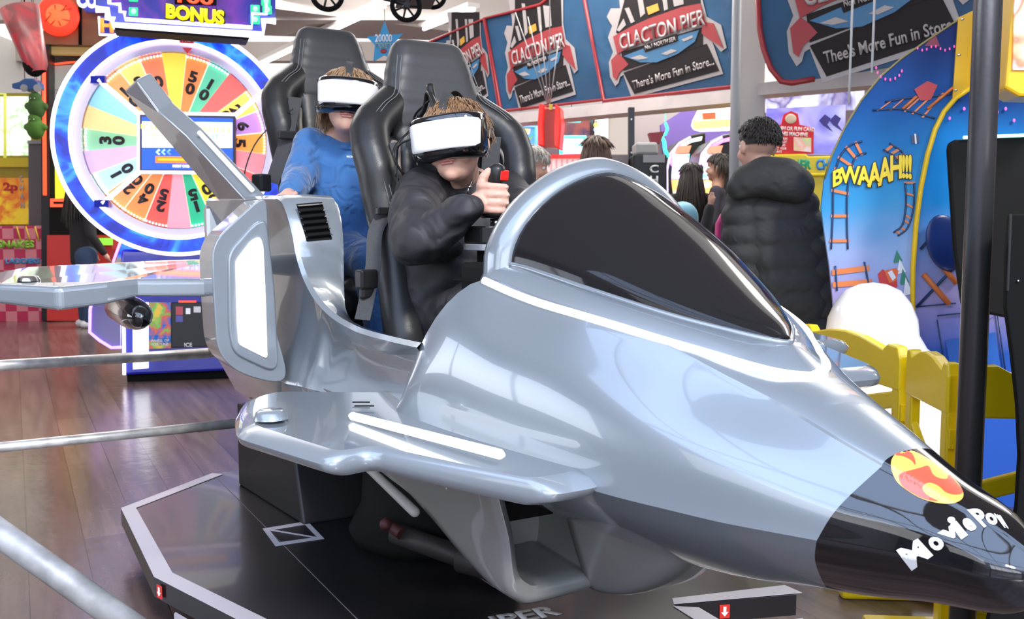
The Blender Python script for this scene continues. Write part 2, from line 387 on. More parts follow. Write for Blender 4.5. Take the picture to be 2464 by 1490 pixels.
# LED line round the hood, laid on the skin
def bvh(o): b = bmesh.new(); b.from_mesh(o.data); t = BVHTree.FromBMesh(b); b.free(); return t
TT = [bvh(hullo), bvh(cdk)]; led = []
for px, py in cr_([(1165,675),(1230,704),(1300,730),(1400,760),(1500,790),(1600,821),(1700,850),(1780,874),(1850,893),(1900,902),(1935,905)], 3):
    o_ = CRI @ V((0, 0, HC)); d_ = (CRI.to_3x3() @ ray(px, py)).normalized(); hs = [h for h in (t.ray_cast(o_, d_) for t in TT) if h[0] is not None]
    if hs: h = min(hs, key=lambda q: q[3]); p = h[0]; 
    if hs and p.y < -.004: led.append(p-d_*.001)
led.append(V((led[-1].x+.004, 0, led[-1].z-.001)))
mb = MB(); mb.tube(led+[V((p.x, -p.y, p.z)) for p in led[:-1][::-1]], .0078, 8); obj('led_strip', mb, M_led, craft)
def ext(q): (s0, z0), (s1, z1) = q[0], q[-1]; return [(s0+.055, z0-.10), (s0+.022, z0-.045)]+q+[(s1-.022, z1-.045), (s1-.055, z1-.10)]
mb = MB(); G = []
for t in rng(0, 1, 8):
    x = .815+.085*t; off = .020+.016*math.sin(PI*t) if t < .98 else .006
    xx = .92 if x < .92 else x
    sec = ext(can_sec(.90, 40, off))
    G.append([L(x-.03*(1-(z-1.0)/.27)*0, s*(1+.0*t), z if z > 1.04 else z-.02) for s, z in sec])
inner = [[L(.815+.085*t, s, z if z > 1.04 else z-.02) for s, z in ext(can_sec(.90, 40, .0))] for t in (1, 0)]
mb.grid(G+inner, closeu=True)
arch = obj('canopy_hoop', mb, M_paint, craft, weld=1e-4); split_normals(arch, 50)
# dashboard inside
mb = MB(); mb.grid([[L(x, s, z) for s, z in [(-.26,.99),(-.2,1.02),(0,1.03),(.2,1.02),(.26,.99)]] for x in (.66, .80, .87)]); mb.box(L(.76,0,.97), (.16,.5,.12))
obj('dashboard', mb, M_blackm, craft, bevel=.01)
# ---- tub side: coaming, rising to the rear fairing
IN = [(.705,.290,.838),(.60,.300,.838),(.40,.300,.840),(.235,.300,.846),(.13,.300,.865),(.077,.300,.898),(.045,.292,.95),(.030,.290,1.01),(.040,.290,1.06),(.015,.285,1.13),(-.03,.280,1.185),(-.07,.280,1.20)]
OU = [(.735,.380,.862),(.60,.380,.860),(.45,.380,.860),(.35,.385,.866),(.25,.400,.888),(.16,.412,.925),(.09,.420,.976),(.05,.428,1.04),(.03,.430,1.09),(.005,.434,1.14),(-.03,.438,1.182),(-.07,.440,1.198)]
LO = [(.68,.372,.70),(.56,.360,.68),(.42,.350,.668),(.32,.352,.662),(.22,.360,.66),(.13,.372,.66),(.06,.385,.66),(.02,.395,.66),(-.02,.40,.66),(-.05,.41,.66),(-.08,.42,.66),(-.10,.425,.66)]
ci, co, cl = cr_(IN, 5), cr_(OU, 5), cr_(LO, 5)
tail = [(x, 0) for x in (-.3, -.6, -1.0)]
for x, _ in tail:
    zt = 1.20+.02*(-x); ci.append((x, .285, zt)); co.append((x, .44, zt-.002)); cl.append((x, .43, .66))
mb = MB(); G = []
for a, b, c in zip(ci, co, cl):
    a, b, c = V(a), V(b), V(c)
    row = [V((a.x, a.y, a.z-.30)), V((a.x, a.y, a.z-.012)), a+V((0, .010, 0)), a*.5+b*.5+V((0,0,.004)), b+V((0,-.010,0)), b+V((0,.001,-.010))]
    w = b.z-c.z
    for t in (.2, .4, .6, .8, 1.0):
        q = b*(1-t)+c*t; q.y -= .055*math.sin(PI*t)*min(1, w/.3); row.append(q)
    row.append(V((c.x, c.y-.08, c.z-.16))); row.append(V((c.x, .2, .44))); row.append(V((c.x, 0, .42)))
    G.append([L(p.x, p.y, p.z) for p in row])
mb.grid(G); mb.mirror()
side = obj('rear_hull', mb, M_paint, craft, weld=1e-4, smooth=True); split_normals(side, 38)
md = side.modifiers.new('b', 'BEVEL'); md.width = .006; md.segments = 2; md.limit_method = 'ANGLE'; md.angle_limit = .65
# tail block closing the back
mb = MB(); mb.box(L(-1.02, 0, .92), (.10, .88, .58)); obj('tail_panel', mb, M_paint, craft, bevel=.03)
mb = MB(); mb.box(L(-.1, 0, .50), (1.9, .56, .04)); mb.box(L(-.75, 0, .60), (.7, .56, .2)); obj('cockpit_floor', mb, M_blackm, craft)
# vents in the forward face of both fairings
for sg in (1, -1):
    A = onplane  # the starboard vent is read where it lies on the face
    q = []
    for px, py in [(712,493),(773,488),(797,577),(737,582)]:
        p = onplane(px, py, CR @ L(.03, .36, 1.08), (CR.to_3x3() @ V((1, 0, .28)))); q.append(CRI @ p)
    if sg < 0: q = [V((p.x, -p.y, p.z)) for p in q]
    u = q[1]-q[0]; v = q[3]-q[0]; n = u.cross(v).normalized()
    if n.x < 0: n = -n
    mb = MB(); mb.prism([p+n*.004 for p in q], n*.004); ve = obj('vent', mb, M_blackm, craft)
    for k in range(6):
        a = q[0]+v*((k+.25)/6); mb = MB(); mb.prism([a+n*.008, a+u+n*.008, a+u+v*.055+n*.016, a+v*.055+n*.016], n*.003)
        obj('louvre', mb, M_black, ve)
# nacelle plates with lit panels
def plate(name, pts, x, th, m, bev, parent=craft, sg=1, sub=0):
    mb = MB(); mb.prism([L(x, sg*s, z) for s, z in pts], (th, 0, 0)); return obj(name, mb, m, parent, bevel=bev, seg=4)
def plpix(pts, x): return [(-(q := CRI @ onplane(px, py, CR @ L(x, 0, 0), CR.to_3x3() @ V((1,0,0)))).y, q.z) for px, py in pts]
def smoothpoly(pts, r=.035, n=5):
    out = []; k = len(pts)
    for i in range(k):
        p = V((*pts[i], 0)); a = V((*pts[i-1], 0)); b = V((*pts[(i+1)%k], 0))
        da = (a-p); db = (b-p); ra = min(r, da.length*.45); rb = min(r, db.length*.45); A_ = p+da.normalized()*ra; B_ = p+db.normalized()*rb
        for j in range(n+1):
            t = j/n; q = A_*(1-t)**2+p*2*t*(1-t)+B_*t*t; out.append((q.x, q.y))
    return out
XP = -.06
out_pl = plpix([(642,462),(508,585),(512,700),(522,850),(575,900),(668,925),(694,905),(655,760),(648,600)], XP)
step_pl = plpix([(640,528),(612,535),(545,610),(548,800),(560,850),(650,893),(668,880),(660,700)], XP)
lit_pl = plpix([(622,568),(600,580),(564,628),(568,780),(572,828),(640,862),(636,720),(630,590)], XP)
for sg in (1, -1):
    nac = plate('nacelle', smoothpoly(out_pl, .05), XP-.16, .16, M_paint, .025, sg=sg)
    plate('panel_frame', smoothpoly(step_pl, .03), XP-.004, .014, M_paint, .006, nac, sg)
    plate('light_panel', smoothpoly(lit_pl, .012), XP+.008, .008, M_led, .002, nac, sg)
# tail planes
def slab(name, top, bot, m, parent=craft, bev=.02, sg=1, seg=4):
    n = len(top); vs = [L(x, sg*s, z) for x, s, z in top]+[L(x, sg*s, z) for x, s, z in bot]
    mb = MB(); mb.add(vs, [tuple(range(n)), tuple(range(n, 2*n))[::-1]]+[(i, (i+1)%n, n+(i+1)%n, n+i) for i in range(n)])
    return obj(name, mb, m, parent, bevel=bev, seg=seg)
for sg in (1, -1):
    top = [(-.16,.55,.962),(-.19,.80,.966),(-.17,.88,.962),(-.16,1.00,.952),(-.27,1.14,.958),(-.42,1.16,.985),(-.78,1.05,.985),(-.86,.62,1.0),(-.85,.42,1.0)]
    bot = [(x, s, z-.052+(-.012 if x > -.2 and s > .8 else 0)) for x, s, z in top]
    tp = slab('tail_plane', top, bot, M_paint, bev=.014, sg=sg)
    mb = MB(); mb.lathe([(.001,.01),(.022,.01),(.026,.004),(.030,-.004)], L(-.30, sg*1.06, .968)); obj('cap_button', mb, M_chrome, tp)
    mb = MB(); mb.lathe([(.001,.17),(.018,.165),(.032,.13),(.042,.07),(.046,0),(.046,-.25),(.03,-.34),(.001,-.36)], L(-.30, sg*.80, .865), 'x')
    pod = obj('pod', mb, M_chrome, tp)
    mb = MB(); mb.lathe([(.001,.172),(.019,.167),(.033,.131),(.0405,.086)], L(-.30, sg*.80, .865), 'x'); obj('pod_tip', mb, M_black, pod)
    mb = MB(); mb.box(L(-.40, sg*.80, .905), (.16, .02, .05)); obj('pylon', mb, M_paint, pod)
    # canted fin
    b0, b1, t0, t1 = V((-.42,.40,1.19)), V((-.80,.39,1.19)), V((-.95,.650,1.635)), V((-1.14,.665,1.62))
    N = (b1-b0).cross(t0-b0).normalized()*.030
    def fp(p, k=1): return L(p.x+N.x*k, sg*(p.y+N.y*k), p.z+N.z*k)
    P = [b0, b0*.45+t0*.55+V((.0,.0,-.002)), b0*.22+t0*.78+V((-.02,0,-.012)), t0, t1, b1]
    mb = MB(); n = len(P); mb.add([fp(p, 1) for p in P]+[fp(p, -1) for p in P], [tuple(range(n)), tuple(range(n, 2*n))[::-1]]+[(i, (i+1)%n, n+(i+1)%n, n+i) for i in range(n)])
    fin = obj('tail_fin', mb, M_paint, craft, bevel=.012, seg=4)
    a, b = b0*.94+t0*.06, b0*.50+t0*.50
    mb = MB(); e = V((.012, 0, .010)); mb.tube([L(a.x+e.x, sg*a.y, a.z+e.z), L(b.x+e.x, sg*b.y, b.z+e.z)], .008, 10); obj('fin_light', mb, mat('fin_light_tube', (.8,.8,.82), .15, emit=.5), fin)
# front wings
WT = [(.45,.30),(.31,.585),(.36,.66),(.52,.715),(.66,.745),(.945,.650),(.925,.565),(1.275,.385),(1.27,.27),(.9,.30)]
for sg in (1, -1):
    def wz(x, s): return .715-.028*(x-.3)
    n_ = smoothpoly(WT, .035, 4)
    up = 0 if sg > 0 else .13
    top = [(x, s, wz(x, s)+up) for x, s in n_]; bot = [(x-.012, s-.012, wz(x, s)-.052+up) for x, s in n_]
    if sg < 0: top = [(x, s*1.12, z) for x, s, z in top]
    cx_w, cs_w = .72, .48; n = len(top); rings = []
    for ins, dz in ((.030, 0), (.010, -.008), (.0, -.022), (.004, -.036), (.030, -.048)):
        rings.append([L(x+(cx_w-x)*ins/.25*.6, sg*(s+(cs_w-s)*ins/.20), z+dz) for x, s, z in top])
    mb = MB(); mb.grid([list(c) for c in zip(*rings)], closeu=True); mb.poly(rings[0]); mb.poly(rings[-1])
    wg = obj('wing', mb, M_paint, craft); split_normals(wg, 50)
    # white LED line and a small fairing behind it
    def wp(px, py, z=.715):
        q = CRI @ onz(px, py, z); return V((q.x, sg*q.y, q.z)) if sg > 0 else V((q.x, -q.y, q.z))
    a, b = wp(842, 1000), wp(1213, 1096); mb = MB()
    mb.tube([a, a*.98+b*.02, b*.98+a*.02, b], [.004,.0085,.009,.003], 10); l_ = obj('led_bar', mb, M_led, wg)
    c = wp(652, 1003); mb = MB(); mb.lathe([(.001,.016),(.024,.015),(.031,.010),(.036,-.004)], c, n=32); obj('cap_button', mb, M_paint, wg)
    for k, (xa, ya, xb, yb) in enumerate([(848,968,890,968),(853,977,900,977)]):
        mb = MB(); p, q = wp(xa, ya, .714), wp(xb, yb, .714); mb.tube([p, q], .0016, 6); obj('slot', mb, M_blackm, wg)
# belly: intakes, louvres, keel
CH = [(.10,.50),(.35,.455),(.62,.425),(.80,.395),(.93,.375),(.985,.40),(1.0,.46),(.985,.56),(.98,.66),(.10,.68)]
for sg in (1, -1):
    mb = MB(); Gs = []
    for x in rng(.10, .98, 24):
        zb = interp([(.10,.51),(.35,.465),(.62,.42),(.80,.375),(.92,.352),(.98,.35)], x)[0]; w = interp([(.1,.28),(.6,.30),(.9,.295),(.98,.288)], x)[0]
        sec = cr_([(.375 if x < .9 else .36, .67), (.35, .60), (w+.035, .50), (w+.02, zb+.05), (w-.01, zb+.012), (w-.05, zb), (.10, zb+.005), (.06, zb+.02), (.055, .6)], 4)
        Gs.append([L(x, sg*s, z) for s, z in sec])
    mb.grid(Gs)
    # lip turning inward and the recessed throat
    last = sec; ring = [(.98,0),(.992,.006),(.996,.016),(.985,.03),(.95,.034),(.80,.045)]
    cx_, cz_ = .20, .50
    mb.grid([[L(x, sg*(cx_+(s-cx_)*(1-d/.11)), cz_+(z-cz_)*(1-d/.12)) for s, z in last] for x, d in ring])
    mb.poly([L(.80, sg*(cx_+(s-cx_)*(1-.045/.11)), cz_+(z-cz_)*(1-.045/.12)) for s, z in last])
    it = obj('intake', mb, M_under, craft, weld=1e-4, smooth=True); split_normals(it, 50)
    for qa, qb in (((1024,1150),(1044,1218)), ((1052,1162),(1073,1236)), ((1081,1176),(1103,1256))):
        a_, b_ = pS(*qa, .335), pS(*qb, .305); a_.y *= sg; b_.y *= sg; mb = MB(); mb.cap(a_, .009, b_, .008, 10); obj('louvre', mb, M_under, it)
    a_, b_ = pS(880,1120,.345), pS(998,1232,.30); a_.y *= sg; b_.y *= sg; mb = MB(); mb.cap(a_, .011, b_, .013, 10); obj('flank_light', mb, mat('pale_strip', (.40,.39,.37), .5), craft)
mb = MB(); G = []
for x in rng(.98, 1.24, 12):
    t = (x-.98)/.26; zb = .345+.15*t*t; w = .115-.05*t
    G.append([L(x, s, z) for s, z in cr_([(w+.06,.56),(w+.01,zb+.06),(w-.02,zb+.005),(0,zb),(-w+.02,zb+.005),(-w-.01,zb+.06),(-w-.06,.56)], 4)])
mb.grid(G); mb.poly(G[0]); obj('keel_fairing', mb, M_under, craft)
# emblem and lettering on the nose, laid on its skin
bm_ = bmesh.new(); bm_.from_mesh(nose.data); NT = BVHTree.FromBMesh(bm_); bm_.free()
def skin(px, py, off=.0016):
    o_ = CRI @ V((0, 0, HC)); d = (CRI.to_3x3() @ ray(px, py)).normalized(); h = NT.ray_cast(o_, d)
    if h[0] is None: return None
    n = h[1] if h[1].dot(d) < 0 else -h[1]; return h[0]+n*off
def on_skin(name, me, m, off, parent):      # a flat outline in photograph pixels laid on the curved nose skin
    bm = bmesh.new(); bm.from_mesh(me); bmesh.ops.triangulate(bm, faces=bm.faces)
    for _ in range(5):
        es = [e for e in bm.edges if e.calc_length() > 9]
        if not es: break
        bmesh.ops.subdivide_edges(bm, edges=es, cuts=1); bmesh.ops.triangulate(bm, faces=bm.faces)
    bad = []
    for v in bm.verts:
        p = skin(v.co.x, v.co.y, off)
        if p is None: bad.append(v)
        else: v.co = p
    bmesh.ops.delete(bm, geom=bad, context='VERTS'); bm.to_mesh(me); bm.free()
    return obj(name, me, m, parent, smooth=(m is MATS.get('emblem_amber')))
def zx(p): return (1930+p[0]*.26848, 1060+p[1]*.26846)
def flat(loops):
    mb = MB()
    for l in loops: mb.poly([(*zx(p), 0) for p in cr_(l, 4, True)])
    return mb.mesh('emblem', M_blackm)
ov = [(795,215),(830,130),(900,90),(1000,100),(1150,180),(1300,290),(1400,390),(1445,480),(1420,540),(1330,570),(1200,560),(1050,515),(900,420),(830,340)]
em = on_skin('emblem', flat([ov]), mat('emblem_amber', (1,.50,.10), .3, coat=1), .0008, nose)
on_skin('emblem_swirl', flat([[(835,135),(900,95),(960,108),(1000,150),(1015,225),(975,180),(900,145)],
  [(868,330),(900,290),(980,272),(1060,250),(1130,235),(1170,310),(1230,345),(1295,350),(1315,310),(1370,370),(1440,465),(1380,492),(1290,470),(1220,410),(1140,383),(1085,410),(1090,460),(1150,512),(1220,545),(1150,540),(1050,508),(910,420)]]), mat('emblem_red', (.95,.10,.05), .3, coat=1), .0014, em)
M_wl = mat('white_lettering', (.92,.92,.92), .35)
mev = None
mbl = MB()
for ch, q in [('M',[(845,985),(1040,880),(1180,1030),(985,1165)]),('o',[(1110,900),(1200,850),(1300,935),(1205,1012)]),('v',[(1215,835),(1365,745),(1415,850),(1320,905)]),
  ('i',[(1290,705),(1350,680),(1490,850),(1425,895)]),('e',[(1418,725),(1490,685),(1575,790),(1500,832)]),('P',[(1478,625),(1590,610),(1690,750),(1630,785)]),
  ('o',[(1618,675),(1700,645),(1765,740),(1700,775)]),('w',[(1715,660),(1775,680),(1870,800),(1790,785)])]:
    me = text_mesh(ch, 1, 0, .045); X = [v.co.x for v in me.vertices]; Y = [v.co.y for v in me.vertices]
    vs = []
    for v in me.vertices:
        a = (v.co.x-min(X))/(max(X)-min(X)); b = (v.co.y-min(Y))/(max(Y)-min(Y)); TL, TR, BR, BL = [V((*zx(p), 0)) for p in q]
        vs.append((BL*(1-a)+BR*a)*(1-b)+(TL*(1-a)+TR*a)*b)
    mbl.add(vs, [list(p.vertices) for p in me.polygons])
on_skin('lettering', mbl.mesh('lettering', M_wl), M_wl, .0012, nose)
# ---------------------------------------------------------------- seats, joystick, belts (parts of the ride)
M_leather = mat('black_leather', (.018,.018,.019), .38, spec=.4, bump=(300,.05))
M_leatherg = mat('grey_leather_centre', (.045,.045,.046), .42, spec=.4, bump=(300,.05))
M_trim = mat('seat_hole_trim', (.20,.18,.16), .45)
M_belt = mat('belt_webbing', (.035,.036,.038), .6, bump=(400,.3))
M_stitch = mat('grey_stitching', (.16,.16,.16), .6)
def sx_(z, dz): return -.055+(1.66+dz-z)*.24
def make_seat(xo, dz, sc=1.0):
    def P(s, z, f=0): return L(xo+sx_(z+dz, dz)+f, s*sc, z+dz)
    mb = MB()
    # central back
    for k in range(21):
        z = 1.40-.03*k; mb.cap(P(-.105, z), .040, P(.105, z), .040)
    for s in (-1, 1):
        pts = [(.080,1.50,-.012,.050),(.130,1.462,-.002,.054),(.172,1.428,.018,.056),(.202,1.404,.032,.057),(.224,1.375,.045,.056),(.230,1.32,.06,.056),(.222,1.26,.07,.056),(.215,1.20,.06,.055),(.200,1.10,.055,.055),(.195,1.0,.065,.056),(.20,.90,.085,.058),(.205,.80,.11,.06),(.21,.72,.16,.06)]
        for a, b in zip(pts, pts[1:]): mb.cap(P(s*a[0], a[1], a[2]), a[3], P(s*b[0], b[1], b[2]), b[3])
        mb.cap(P(s*.13, 1.20, .0), .05, P(s*.20, 1.17, .03), .05); mb.cap(P(s*.13, 1.12, .0), .05, P(s*.19, 1.08, .03), .05); mb.cap(P(s*.13, 1.0, .0), .05, P(s*.19, .95, .04), .05)
        mb.cap(P(s*.19, .74, .10), .065, P(s*.20, .66, .42), .06)
    for f in (.05, .12, .19, .26, .33, .40): mb.cap(P(-.13, .70, f), .055, P(.13, .70, f), .055)
    seat = blob('seat', mb, M_leather, craft, .0095, 6)
    # headrest cushion
    mb = MB()
    for z, w, r in [(1.61,.072,.048),(1.585,.078,.052),(1.55,.088,.052),(1.51,.098,.052),(1.47,.112,.052),(1.43,.118,.048),(1.405,.10,.045)]: mb.cap(P(-w, z), r, P(w, z), r)
    hr = blob('headrest', mb, M_leatherg, seat, .0095, 6)
    for s in (-1, 1):
        ring = [P(s*a, z, f+.042) for a, z, f in [(.145,1.335,.01),(.145,1.290,.0),(.150,1.245,.01),(.168,1.240,.03),(.178,1.29,.035),(.178,1.32,.03),(.165,1.345,.02)]]
        mb = MB(); mb.tube([V(q) for q in cr_([tuple(r) for r in ring], 4, True)], .0065, 8, closed=True); obj('hole_trim', mb, M_trim, seat)
        for d in (0, .012):
            ln = [P(s*(a-d), z, f+.002) for a, z, f in [(.115,1.60,.045),(.128,1.54,.048),(.145,1.485,.060),(.19,1.450,.078),(.232,1.40,.092),(.242,1.33,.105),(.234,1.265,.118),(.215,1.18,.110),(.20,1.05,.112),(.198,.95,.124)]]
            mb = MB(); mb.tube([V(q) for q in cr_([tuple(q) for q in ln], 4)], .0013, 5); obj('stitching', mb, M_stitch, seat)
    return seat
seat1 = make_seat(0.02, 0.0)
seat2 = make_seat(-.87, .20)
tag(seat1, 'front bucket seat', None); tag(seat2, 'rear bucket seat', None)
def strap(parent, pts, w=.045, m=None, nm='belt', n=None):
    P = [V(q) for q in cr_([tuple(p) for p in pts], 4)]; mb = MB()
    N = n or (CRI.to_3x3() @ V((-.05, -1, .15)))
    mb.band(P, w, .003, N); return obj(nm, mb, m or M_belt, parent)
def pX(px, py, x): return CRI @ onplane(px, py, CR @ L(x, 0, 0), CR.to_3x3() @ V((1, 0, 0)))
def pS(px, py, s): return CRI @ onplane(px, py, CR @ L(0, s, 0), CR.to_3x3() @ V((0, 1, 0)))
# harness of the front seat, hanging on its starboard side
b1 = strap(seat1, [pX(935,345,.14), pX(940,420,.16), pX(928,505,.19), pX(903,560,.22), pX(898,640,.25), pX(885,710,.27), pX(872,770,.30)], .040)
mb = MB(); a = pX(882, 672, .27); mb.box(a, (.03, .055, .05), .3); mb.box(a+V((0,.0,-.035)), (.02,.04,.03), .3); obj('buckle', mb, M_blackp, seat1, bevel=.006)
mb = MB(); a = pX(922, 508, .21); mb.box(a, (.014, .045, .02), .3); obj('belt_clip', mb, M_blackp, seat1, bevel=.003)
strap(seat1, [pX(1185,330,.12), pX(1180,400,.15), pX(1178,450,.18), pX(1172,520,.2)], .05)
# harness of the rear seat
strap(seat2, [pX(712,235,-.74), pX(700,285,-.72), pX(688,340,-.70), pX(668,400,-.70), pX(655,440,-.70)], .048)
mb = MB(); a = pX(690, 325, -.68); mb.box(a, (.016, .062, .028), 0); obj('belt_clip', mb, M_blackp, seat2, bevel=.004)
mb = MB(); mb.box(pX(629, 440, -.66), (.05, .05, .06), .5); obj('buckle', mb, M_blackp, seat2, bevel=.008)
strap(seat2, [pX(705,262,-.70), pX(655,300,-.78), pX(612,350,-.78), pX(588,420,-.76), pX(600,455,-.76)], .004, M_blackp, 'cable')
# joystick
js = pX(1195, 560, .56)
def J(dx, ds, dz): return js+V((dx, -ds, dz))
mb = MB(); o_ = smoothpoly([(-.055,-.07),(.075,-.07),(.075,.065),(-.055,.065)], .03)
mb.prism([J(a, -b, -.026) for a, b in o_], (0, 0, .042)); jb = obj('joystick_base', mb, M_blackp, craft, bevel=.004)
mb = MB(); mb.prism([J(a*1.02, -b*1.02, -.042) for a, b in o_], (0, 0, .015)); obj('tray', mb, mat('grey_tray', (.33,.34,.35), .4), jb, bevel=.002)
mb = MB(); mb.box(J(-.02,0,-.12), (.05,.06,.16)); obj('column', mb, M_blackm, jb)
mb = MB(); mb.cyl(J(0,0,.015), J(0,0,.034), .016, n=24); obj('collar', mb, M_chrome, jb)
mb = MB(); mb.lathe([(.001,.034),(.030,.036),(.038,.042),(.036,.050),(.020,.056),(.013,.062),(.0135,.115),(.020,.126),(.022,.148),(.020,.158),(.008,.166),(.001,.166)], js); js_ = obj('joystick', mb, M_blackp, jb)
mb = MB(); c_ = CRI.to_3x3() @ V((.35, -.93, 0)); t_ = CRI.to_3x3() @ V((.93, .35, 0)); mb.prism([js+V((0,0,.124))+t_*.002+c_*.021, js+V((0,0,.124))+t_*.026+c_*.014, js+V((0,0,.150))+t_*.028+c_*.014, js+V((0,0,.149))+t_*.002+c_*.023], -c_*.03); obj('trigger', mb, mat('red_plastic', (.75,.02,.015), .3), js_, bevel=.003)
# ---------------------------------------------------------------- people
M_skin = mat('fair_skin', (.62,.36,.27), .5, bump=(90,.06)); M_skin.node_tree.nodes['Principled BSDF'].inputs['Subsurface Weight'].default_value = .12
M_lip = mat('lips', (.50,.20,.17), .45)
M_hairb = mat('brown_hair', (.24,.135,.07), .45, var=(60,.5)); M_hairl = mat('fair_brown_hair', (.30,.185,.10), .45, var=(60,.4))
M_whitep = mat('white_gloss_plastic', (.86,.85,.84), .22, coat=.5)
M_foam = mat('black_foam', (.012,.012,.013), .7)
def frame(f, up):      # columns: left-to-right across the face as the viewer sees it, front, up
    f = V(f).normalized(); up = V(up); r = up.cross(f).normalized(); u = f.cross(r).normalized(); return Matrix((r, f, u)).transposed()
def head_mb(mb, c, R, k=1.0, neck=None):      # x = viewer's right, y = front, z = up ; metres for a child's head
    def p(x, y, z): return V(c)+R @ (V((x, y, z))*k)
    def e(ctr, r): mb.ell(p(*ctr), [q*k for q in r], R, 24)
    e((0,-.012,.030), (.073,.092,.080)); e((0,.012,-.020), (.062,.068,.080)); e((0,.030,-.062), (.046,.050,.042)); e((0,.056,-.083), (.021,.020,.020))
    e((.034,.050,-.035), (.026,.026,.028)); e((-.034,.050,-.035), (.026,.026,.028)); e((0,.066,.035), (.045,.02,.03))
    mb.cap(p(0,.080,.005), .008*k, p(0,.094,-.022), .012*k); e((.010,.086,-.024), (.008,.008,.007)); e((-.010,.086,-.024), (.008,.008,.007))
    mb.cap(p(-.014,.076,-.050), .008*k, p(.014,.076,-.050), .008*k); mb.cap(p(-.010,.074,-.060), .008*k, p(.010,.074,-.060), .008*k)
    for s in (-1, 1):
        mb.ell(p(s*.077,-.008,-.008), [.010*k,.019*k,.030*k], R @ Matrix.Rotation(s*.25, 3, 'Z'), 16); mb.ell(p(s*.076,-.004,-.032), [.007*k,.010*k,.010*k], R, 12)
    if neck: mb.cap(p(0,-.015,-.05), .045*k, neck, .050*k)
def face_parts(parent, c, R, k, off, eyes=True):
    def p(x, y, z): return V(c)+R @ (V((x, y, z))*k)
    mb = MB(); mb.cap(p(-.019,.0815,-.0535), .0035*k, p(0,.087,-.0525), .005*k); mb.cap(p(0,.087,-.0525), .005*k, p(.019,.0815,-.0535), .0035*k)
    mb.cap(p(-.013,.082,-.0595), .004*k, p(.013,.082,-.0595), .004*k); obj('lips', mb, M_lip, parent, loc=off)
    if eyes:
        for s in (-1, 1):
            mb = MB(); mb.ell(p(s*.030,.068,.002), .012*k, None, 16); e_ = obj('eye', mb, M_whitep, parent, loc=off)
            mb = MB(); mb.ell(p(s*.030,.078,.002), .005*k, None, 12); obj('iris', mb, mat('iris', (.05,.09,.14), .2), e_)
def hair(parent, c, R, k, m, off, seed, n=420, length=.05, fringe=.6, bob=0.0, rr=.0028, back_only=False):
    rd = random.Random(seed); mb = MB()
    def p(q): return V(c)+R @ (V(q)*k)
    cap = MB()     # scalp volume
    G = []
    for i in range(15):
        th = PI*.60*i/14; row = []
        for j in range(28):
            a = 2*PI*j/28; fr = max(0, math.sin(a)); t2 = th*(1-.36*fr)
            row.append(p((.0785*math.sin(t2)*math.cos(a), -.014+.098*math.sin(t2)*math.sin(a), .030+.088*math.cos(t2))))
        G.append(row)
    mb.grid(G, closev=True)
    for q in range(n):
        th = math.acos(rd.uniform(-.25, 1)); a = rd.uniform(0, 2*PI); fr = math.sin(a)
        if fr > 0 and th > 1.18-.12*fr: continue
        if abs(math.cos(a)) > .75 and th > 1.45: continue
        d = V((math.sin(th)*math.cos(a), math.sin(th)*math.sin(a), math.cos(th)))
        root = V((.0765*d.x, -.014+.096*d.y, .030+.085*d.z))
        # comb from the crown outward and down, fringe forward
        fl = V((d.x*.8, d.y*.6+fringe*(.5 if d.y > -.2 else -.2), -.55 if th > .7 else -.1)); fl = (fl-d*fl.dot(d)*.85).normalized()
        fl = (fl+V((rd.uniform(-.3,.3), rd.uniform(-.3,.3), rd.uniform(-.15,.15)))).normalized()
        ln = length*rd.uniform(.6, 1.15); r0 = rr*rd.uniform(.8, 1.4)
        if bob and th > .9 and fr < .45: ln = bob*rd.uniform(.75, 1.1); fl = (fl*.4+V((d.x*.10, -.05, -1))).normalized()
        P = []
        for t in (0, .3, .6, 1): P.append(p(root+d*(.004+.004*math.sin(PI*t)-.003*t)+fl*ln*t+V((0,0,-.15*ln*t*t))))
        mb.tube(P, [r0*k, r0*1.2*k, r0*.9*k, .0006], 5, caps=False)
    return obj('hair', mb, m, parent, loc=off, weld=0)
